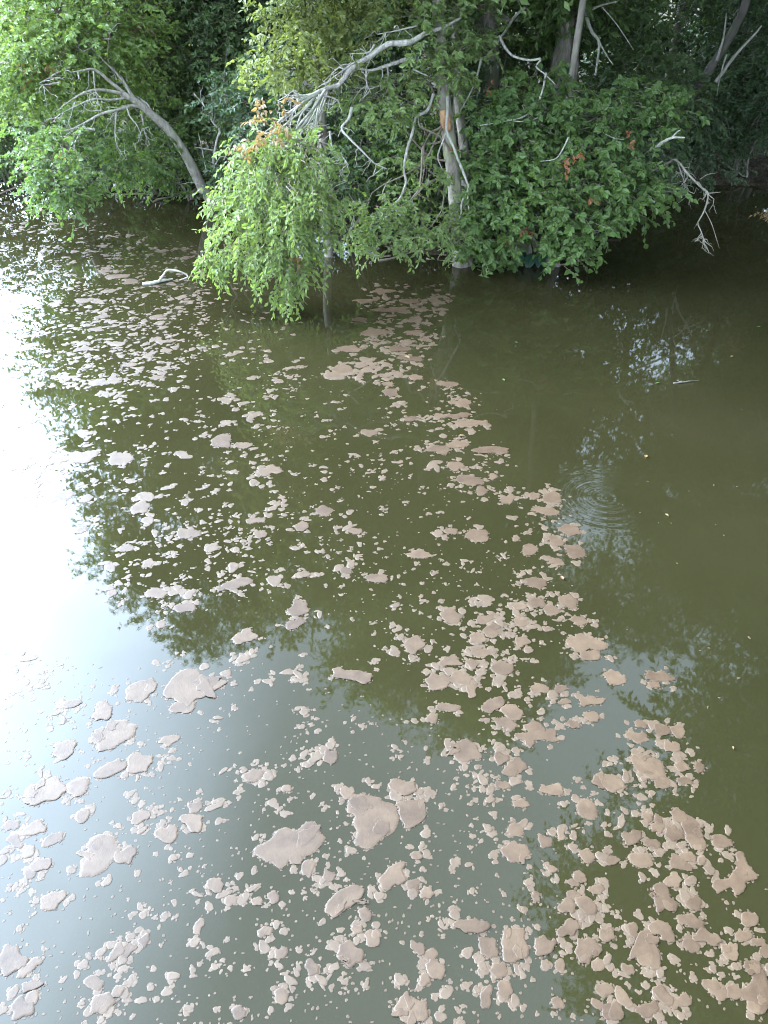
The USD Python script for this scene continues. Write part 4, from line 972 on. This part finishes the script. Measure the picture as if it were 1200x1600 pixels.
# density of smaller pieces over the photo's water
line_1 = [(590, 440), (615, 480), (570, 520), (640, 545), (640, 575), (530, 580), (610, 610), (700, 605), (730, 640), (650, 660), (740, 660), (700, 690), (780, 705), (720, 745), (800, 775), (865, 780), (840, 830), (890, 855), (820, 905), (890, 945), (920, 1005), (830, 970), (750, 1000), (700, 1060), (790, 1050), (790, 1110), (830, 1150), (740, 1170), (790, 1215), (810, 1330)]
line_2 = [(1035, 1060), (1040, 1140), (1020, 1195), (1060, 1210), (950, 1222), (1000, 1310), (1085, 1310), (920, 1270), (1120, 1370), (1040, 1400), (920, 1415), (870, 1440), (1010, 1485), (1100, 1470), (940, 1550), (1050, 1560), (1180, 1540), (1160, 1440)]


def along(line, n, sig, r):
    q = np.array(line, float)
    s = r.uniform(0, len(q) - 1, n)
    i = np.minimum(s.astype(int), len(q) - 2)
    t = (s - i)[:, None]
    p = q[i] * (1 - t) + q[i + 1] * t
    k = np.clip((p[:, 1:] - 350) / 700, .25, 1.2)
    return p + r.normal(size=(n, 2)) * sig * k * [1, .7]


def within(poly, n, r):
    g = Polygon(poly)
    x0, y0, x1, y1 = g.bounds
    out = []
    while len(out) < n:
        q = r.uniform(size=(n * 2, 2)) * [x1 - x0, y1 - y0] + [x0, y0]
        out += list(q[shapely.contains(g, shapely.points(q))])
    return np.array(out[:n])


left_field = [(0, 335), (60, 345), (330, 345), (330, 420), (470, 500), (470, 600), (400, 700), (450, 780), (420, 860), (200, 870), (110, 800), (0, 780)]
mid_field = [(380, 560), (470, 560), (640, 640), (760, 800), (840, 900), (820, 1100), (640, 1050), (560, 980), (420, 940), (200, 960), (150, 860), (400, 800)]
low_field = [(0, 1020), (160, 1040), (420, 1020), (620, 1110), (830, 1190), (840, 1330), (820, 1600), (0, 1600)]
low_right = [(840, 1220), (1000, 1210), (1120, 1290), (1200, 1380), (1200, 1600), (840, 1600)]
top_left = [(0, 310), (150, 345), (330, 400), (330, 560), (160, 620), (0, 600)]

parents = []      # px, py, size (m), children, spread (m)
for p in along(line_1, 250, 21, r):
    parents.append((*p, r.lognormal(-3.1, .40), r.integers(1, 4), .16))
for p in along(line_2, 48, 24, r):
    parents.append((*p, r.lognormal(-2.85, .35), r.integers(1, 5), .14))
for p in within([(545, 440), (690, 440), (700, 470), (680, 560), (600, 600), (510, 590), (590, 500)], 150, r):
    parents.append((*p, r.lognormal(-2.55, .4), r.integers(0, 3), .18))
for p in within(left_field, 620, r):
    parents.append((*p, r.lognormal(-3.05, .45), r.integers(0, 3), .16))
for p in within(top_left, 800, r):
    parents.append((*p, r.lognormal(-2.95, .45), r.integers(0, 4), .2))
for p in within(mid_field, 360, r):
    parents.append((*p, r.lognormal(-3.2, .42), r.integers(0, 4), .14))
for p in within(low_field, 190, r):
    parents.append((*p, r.lognormal(-3.05, .35), r.integers(1, 8), .11))
for p in within(low_right, 24, r):
    parents.append((*p, r.lognormal(-3.1, .35), r.integers(1, 4), .12))
small = []        # centre x, y, radius x, radius y, tilt
for b in BIG:     # crumbs about the rafts
    c, wx, hy = place(*b[:4])
    for _ in range(r.integers(1, 6)):
        a = r.uniform(0, 6.28)
        small.append((c[0] + math.cos(a) * (wx * .52 + r.exponential(.03)), c[1] + math.sin(a) * (hy * .52 + r.exponential(.03)), *(r.lognormal(-3.75, .35) * r.uniform(.75, 1.3, 2)), r.uniform(0, 3.14)))
for px, py, s, nch, spread in parents:
    c = on_water(px, py)
    asp = r.uniform(.7, 1.35)
    small.append((c[0], c[1], s * asp * .62, s / asp * .5, r.uniform(0, 3.14)))
    dirn = np.array([.8, .55]) * (1 if r.uniform() < .7 else -1)
    for _ in range(nch):
        o = r.normal(size=2) * spread * .55 + dirn * r.normal() * spread * .6
        q = s * r.uniform(.3, .75) * .55
        small.append((c[0] + o[0], c[1] + o[1], q * r.uniform(.8, 1.25), q * r.uniform(.75, 1.2), r.uniform(0, 3.14)))
dots = []
for p in within([(780, 440), (1190, 360), (1190, 1150), (1080, 1100), (960, 760), (800, 600)], 46, r):
    c = on_water(*p)
    dots.append((c[0], c[1], r.uniform(.006, .018), r.uniform(.005, .012), r.uniform(0, 3)))
for p in np.vstack([within(low_field, 900, r), within(low_right, 160, r), within(mid_field, 260, r)]):
    c = on_water(*p)
    dots.append((c[0], c[1], r.uniform(.005, .012), r.uniform(.005, .012), 0.0))


def flecks(rows, r, thick):
    """Many small soft round pieces as one pair of arrays."""
    q = np.array(rows)
    m, n = len(q), 10
    th = np.arange(n) / n * 2 * np.pi
    rr = 1 + .16 * r.normal(size=(m, n))
    rr = (rr + np.roll(rr, 1, 1) + np.roll(rr, -1, 1)) / 3
    rr = rr + .14 * np.cos(2 * th + r.uniform(0, 6.28, (m, 1))) + .12 * np.cos(3 * th + r.uniform(0, 6.28, (m, 1)))
    x, y = q[:, 2:3] * rr * np.cos(th), q[:, 3:4] * rr * np.sin(th)
    c, s = np.cos(q[:, 4:5]), np.sin(q[:, 4:5])
    px, py = c * x - s * y, s * x + c * y
    hgt = thick * r.uniform(.6, 1.3, (m, 1)) * np.clip(q[:, 2:3] / .04, .35, 1.2)
    def row(k, z):
        return np.stack([q[:, :1] + px * k, q[:, 1:2] + py * k, np.broadcast_to(z, (m, n))], -1)
    rows_ = np.concatenate([row(1.0, -.004 + 0 * hgt), row(.98, hgt * .4), row(.82, hgt), row(.55, hgt * 1.02)], 1)
    mid = np.stack([q[:, 0], q[:, 1], hgt[:, 0] * .92], -1)[:, None]
    v = np.concatenate([rows_, mid], 1)
    k = np.arange(n)
    k2 = (k + 1) % n
    f = []
    for i in range(3):
        a, b = i * n, (i + 1) * n
        f += [np.stack([a + k, a + k2, b + k2], 1), np.stack([a + k, b + k2, b + k], 1)]
    f.append(np.stack([3 * n + k, 3 * n + k2, np.full(n, 4 * n)], 1))
    f = np.vstack(f)
    return v, f


# every raft of the list is a thing; the rest of the 300 largest pieces too; smaller ones are stuff
NAMED = {
    (575, 1283): 'largest pale foam raft, heart shaped, at the bottom middle of the water',
    (650, 1270): 'rounded foam raft touching the right side of the heart shaped raft',
    (452, 1320): 'long ragged foam raft left of the heart shaped raft, raised rim',
    (155, 1337): 'ragged pale foam raft alone at the lower left of the water',
    (70, 1237): 'pale foam raft at the left edge above the lone ragged raft',
    (540, 1407): 'slanting sausage shaped foam raft just below the heart shaped raft',
    (547, 1490): 'foam raft with a notched side below the slanting sausage shaped one',
    (642, 1578): 'crumpled foam raft cut by the bottom edge near the middle',
    (802, 1473): 'square foam raft at the edge of the mirrored dark tuft',
    (735, 1447): 'long flat grey foam raft left of the square one',
    (1150, 1370): 'Y shaped tan foam raft near the lower right edge',
    (1010, 1485): 'three cornered tan foam raft in the lower right drift',
    (1187, 1540): 'tall tan foam raft at the right edge near the bottom corner',
    (1035, 1400): 'tan foam raft above the three cornered one in the lower right drift',
    (1085, 1310): 'slanting oval tan foam raft at the top of the lower right drift',
    (295, 1073): 'large layered foam raft beneath the mirrored pointed tree tip at left',
    (175, 1148): 'broken pale foam raft in the white glare below the layered one',
    (547, 1055): 'long narrow pink foam raft at the edge of the mirrored trees, middle',
    (370, 912): 'tan foam raft alone on the mirrored trees left of the middle',
    (130, 714): 'flat oval tan foam raft at the left among small flecks',
    (655, 867): 'narrow cigar shaped tan foam raft in the middle of the water',
    (705, 963): 'slanting pinkish foam raft in the mirrored trees, middle',
    (647, 1007): 'round pale rimmed foam raft left of the dense middle drift',
    (1012, 1196): 'tan foam raft leading the small cluster on clear water at right',
    (835, 1150): 'long thin string of joined foam along the mirrored tree edge',
    (295, 832): 'wedge shaped foam raft on the mirrored trees at left',
    (765, 703): 'long foam tongue at the right end of the upper drift line',
    (612, 1367): 'foam raft with a tail just below the rounded one',
    (727, 1174): 'clotted foam raft at the mirrored tree edge right of the middle',
    (917, 1483): 'tan foam raft at the lower right rim of the mirrored dark tuft',
}


def region(px, py):
    if py > 1230 and px > 845:
        return 'tan foam patch in the crowded drift on mirrored leaves at lower right', 'foam in the lower right drift'
    if py > 1030 and px > 960:
        return 'tan foam patch of the loose cluster beside the clear water at right', 'foam of the right cluster'
    if py > 1020 and px < 640:
        return 'pale foam patch on the bright mirrored sky at lower left', 'foam on the mirrored sky at lower left'
    if py > 1130:
        return 'pale foam patch on the mirrored sky right of the heart shaped raft', 'foam on the mirrored sky at lower middle'
    if px > 640 and py > 760:
        return 'tan foam patch in the dense drift over the mirrored tree tops', 'foam of the dense middle drift'
    if px > 490 and py < 770:
        return 'thin tan foam patch of the winding drift line below the twin trunks', 'foam of the upper drift line'
    if py < 660:
        return 'flat brown foam patch among flecks on the far left water', 'foam on the far left water'
    return 'tan foam patch on the mirrored trees left of the middle', 'foam on the mirrored trees at left'


OUTLINE = {
    (575, 1283): [(545, 1243), (556, 1240), (572, 1240), (590, 1245), (604, 1254), (620, 1262), (624, 1275), (622, 1290), (614, 1302), (600, 1310), (590, 1318), (578, 1328), (566, 1326), (553, 1322), (552, 1312), (558, 1305), (552, 1290), (552, 1278), (544, 1265)],
    (650, 1270): [(618, 1256), (632, 1250), (650, 1249), (664, 1256), (668, 1270), (662, 1282), (650, 1290), (636, 1293), (628, 1282), (624, 1270)],
    (452, 1320): [(394, 1334), (400, 1322), (415, 1316), (425, 1308), (432, 1298), (446, 1293), (462, 1297), (472, 1290), (480, 1284), (493, 1282), (498, 1296), (510, 1307), (503, 1320), (492, 1333), (470, 1340), (455, 1345), (447, 1354), (438, 1358), (424, 1352), (415, 1345), (402, 1343)],
    (155, 1337): [(138, 1312), (150, 1306), (175, 1304), (182, 1312), (184, 1320), (194, 1327), (186, 1336), (178, 1345), (168, 1358), (150, 1368), (134, 1370), (122, 1368), (126, 1355), (130, 1345), (134, 1335), (135, 1322)],
    (540, 1407): [(508, 1422), (512, 1410), (522, 1398), (536, 1388), (552, 1383), (567, 1386), (570, 1396), (562, 1406), (550, 1416), (538, 1424), (526, 1432), (514, 1430)],
    (802, 1473): [(784, 1455), (800, 1450), (818, 1452), (822, 1465), (827, 1492), (815, 1499), (800, 1502), (785, 1496), (783, 1478)],
    (1150, 1370): [(1148, 1333), (1158, 1331), (1166, 1340), (1170, 1352), (1184, 1366), (1182, 1376), (1166, 1378), (1164, 1390), (1152, 1397), (1142, 1388), (1126, 1394), (1114, 1388), (1113, 1378), (1124, 1373), (1136, 1374), (1144, 1362), (1152, 1352)],
    (1187, 1540): [(1172, 1512), (1188, 1510), (1200, 1530), (1203, 1560), (1197, 1582), (1180, 1583), (1174, 1570), (1158, 1558), (1156, 1545), (1166, 1540), (1174, 1530)],
    (295, 1073): [(255, 1080), (268, 1062), (285, 1047), (305, 1046), (318, 1056), (330, 1066), (350, 1062), (354, 1068), (335, 1080), (318, 1090), (304, 1094), (296, 1104), (280, 1098), (268, 1092), (254, 1090)],
    (1010, 1485): [(1000, 1455), (1014, 1453), (1024, 1468), (1032, 1490), (1032, 1512), (1024, 1516), (1010, 1506), (994, 1499), (984, 1497), (988, 1480)],
    (735, 1447): [(707, 1444), (716, 1439), (745, 1438), (763, 1439), (764, 1452), (750, 1458), (735, 1458), (722, 1456)],
    (1035, 1400): [(1018, 1385), (1030, 1378), (1042, 1384), (1050, 1402), (1060, 1412), (1056, 1424), (1042, 1420), (1028, 1424), (1020, 1412), (1022, 1398)],
    (1085, 1310): [(1066, 1295), (1078, 1290), (1092, 1296), (1102, 1310), (1104, 1324), (1096, 1331), (1082, 1324), (1072, 1316), (1070, 1305)],
}
fringe = []


def fringe_of(p):
    for q in p[::2]:
        for _ in range(int(r.integers(0, 3))):
            fringe.append((q[0] + r.normal() * .007, q[1] + r.normal() * .007, *(r.uniform(.004, .012, 2)), 0.0))


HANDLE = {
    (575, 1283): 'the heart shaped raft', (452, 1320): 'the long ragged raft', (155, 1337): 'the lone ragged raft at lower left', (70, 1237): 'the pale raft at the left edge', (540, 1407): 'the slanting sausage shaped raft', (802, 1473): 'the square raft', (642, 1578): 'the crumpled raft at the bottom edge',
    (1150, 1370): 'the Y shaped raft', (1010, 1485): 'the three cornered raft', (1187, 1540): 'the tall raft at the right edge', (1035, 1400): 'the tan raft above the three cornered one', (1085, 1310): 'the slanting oval raft', (295, 1073): 'the large layered raft', (175, 1148): 'the broken raft in the glare', (547, 1055): 'the long narrow pink raft',
    (370, 912): 'the lone tan raft on mirrored trees', (130, 714): 'the flat oval raft at left', (655, 867): 'the cigar shaped raft', (705, 963): 'the slanting pinkish raft', (647, 1007): 'the pale rimmed raft', (1012, 1196): 'the raft leading the right cluster', (835, 1150): 'the long foam string', (295, 832): 'the wedge shaped raft',
    (765, 703): 'the long foam tongue', (727, 1174): 'the clotted raft', (917, 1483): 'the raft under the mirrored tuft',
}
given = set()


def beside(px, py, w, h):
    size = 'small' if w * h < 350 else 'middling' if w * h < 900 else 'large'
    shape = 'long' if w > 2.1 * h else 'upright' if h > 1.2 * w else 'rounded'
    for d, (hx, hy_) in sorted((math.hypot(px - a, py - b), (a, b)) for a, b in HANDLE)[:2]:
        if not 12 < d < 150:
            continue
        ang = math.degrees(math.atan2(hy_ - py, px - hx)) % 360
        where = ('right of', 'above and right of', 'above', 'above and left of', 'left of', 'below and left of', 'below', 'below and right of')[int((ang + 22.5) // 45) % 8]
        lab = f"{size} {shape} foam patch {'close' if d < 65 else 'farther'} {where} {HANDLE[(hx, hy_)]}"
        if lab not in given and len(lab.split()) <= 16:
            given.add(lab)
            return lab
    return None


for (area, px, py, c, wx, hy, tilt), big_ in zip(items, BIG):
    big = area > 900
    rag = 1.25 if big else 1.0
    g = blob(wx, hy, tilt if abs(tilt) > 1 else r.uniform(-12, 12), r, rag=rag)
    if (px, py) in OUTLINE:
        o_ = np.array([on_water(*q)[:2] for q in OUTLINE[(px, py)]]) - c[:2]
        o_ = curve(np.vstack([o_, o_[:1]]), 90)[:-1]
        o_ = o_ + (meshkit.noise(np.c_[o_ * 28, 0 * o_[:, 0]] + 70, 4) - .5)[:, None] * .022
        g = Polygon(o_).buffer(.006).buffer(-.011).buffer(.005)
    step = max(.014, min(wx, hy) * .07)
    inset = max(.004, min(.012, min(wx, hy) * .09))
    zoff = r.uniform(0, .003)
    fringe_of(ring_of(g, step) + c[:2])
    main = slab(ring_of(g, step) + c[:2], .0035 + (.0012 if big else 0), zoff, inset)
    own = NAMED.get((px, py)) or beside(px, py, big_[2], big_[3])
    lab, grp = (own, region(px, py)[1]) if own else region(px, py)
    if area > 1500:
        T = Thing('foam_raft', lab, 'foam', c, grp)
        T.part('sheet', main, FOAM, smooth=True)
        for _ in range(r.integers(1, 4)):
            a = r.uniform(0, 6.28)
            fr = r.uniform(.2, .36)
            g2 = blob(wx * fr * 1.5, hy * fr * .8, r.uniform(0, 180), r, 2, 1.3)
            o = c[:2] + [math.cos(a) * wx * .33, math.sin(a) * hy * .33]
            T.part('lump', slab(ring_of(g2, step * .8) + o, .0012, zoff + .0036 + r.uniform(0, .003), inset * .9), FOAM, smooth=True)
    else:
        single('foam_patch', main, FOAM, lab, 'foam', grp, smooth=True)

small.sort(key=lambda s_: -s_[2] * s_[3] / (s_[1] + 3.0) ** 3)
n_more = max(0, 296 - len(items))
for s_ in small[:n_more]:
    y_ = np.array([s_[0], s_[1], 0.0])
    d_ = y_ - [0, 0, CAM_H]
    zc = d_[1] * math.cos(PITCH) - d_[2] * math.sin(PITCH)
    px = 600 + FPX * d_[0] / zc
    py = 800 + FPX * (-d_[1] * math.sin(PITCH) - d_[2] * math.cos(PITCH)) / zc
    g = blob(s_[2] * 2, s_[3] * 2, math.degrees(s_[4]), r)
    lab, grp = region(px, py)
    single('foam_patch', slab(ring_of(g, .014) + [s_[0], s_[1]], .0032, r.uniform(0, .003), .006), FOAM, lab, 'foam', grp, smooth=True)
rest = []
for s_ in small[n_more:]:
    rest.append(s_)
    m_ = max(s_[2], s_[3])
    for _ in range(int(r.integers(1, 5)) if m_ > .014 else 0):
        a = r.uniform(0, 6.28)
        k = r.uniform(.35, .7)
        rest.append((s_[0] + math.cos(a) * m_ * r.uniform(.6, 1.15), s_[1] + math.sin(a) * m_ * r.uniform(.6, 1.15), s_[2] * k, s_[3] * k, r.uniform(0, 3.14)))
v, f = flecks(rest, r, .0032)
m = len(v)
fv = v.reshape(-1, 3)
ff = (f[None] + (np.arange(m) * 41)[:, None, None]).reshape(-1, 3)
fu = np.tile(np.r_[np.repeat([0.1, .3, .85, 1.2], 10), 1.3], m)
single('foam_flecks', (fv, ff, np.c_[fu, 0 * fu]), FLECK, 'small tan and pale foam flecks scattered over the water', 'foam', kind='stuff', smooth=True)
v, f = flecks(dots + fringe, r, .004)
m = len(v)
single('foam_bubbles', (v.reshape(-1, 3), (f[None] + (np.arange(m) * 41)[:, None, None]).reshape(-1, 3), np.full((m * 41, 2), 1.3)), FLECK, 'tiny pale bubbles dotting the water between the foam', 'bubbles', kind='stuff', smooth=True)
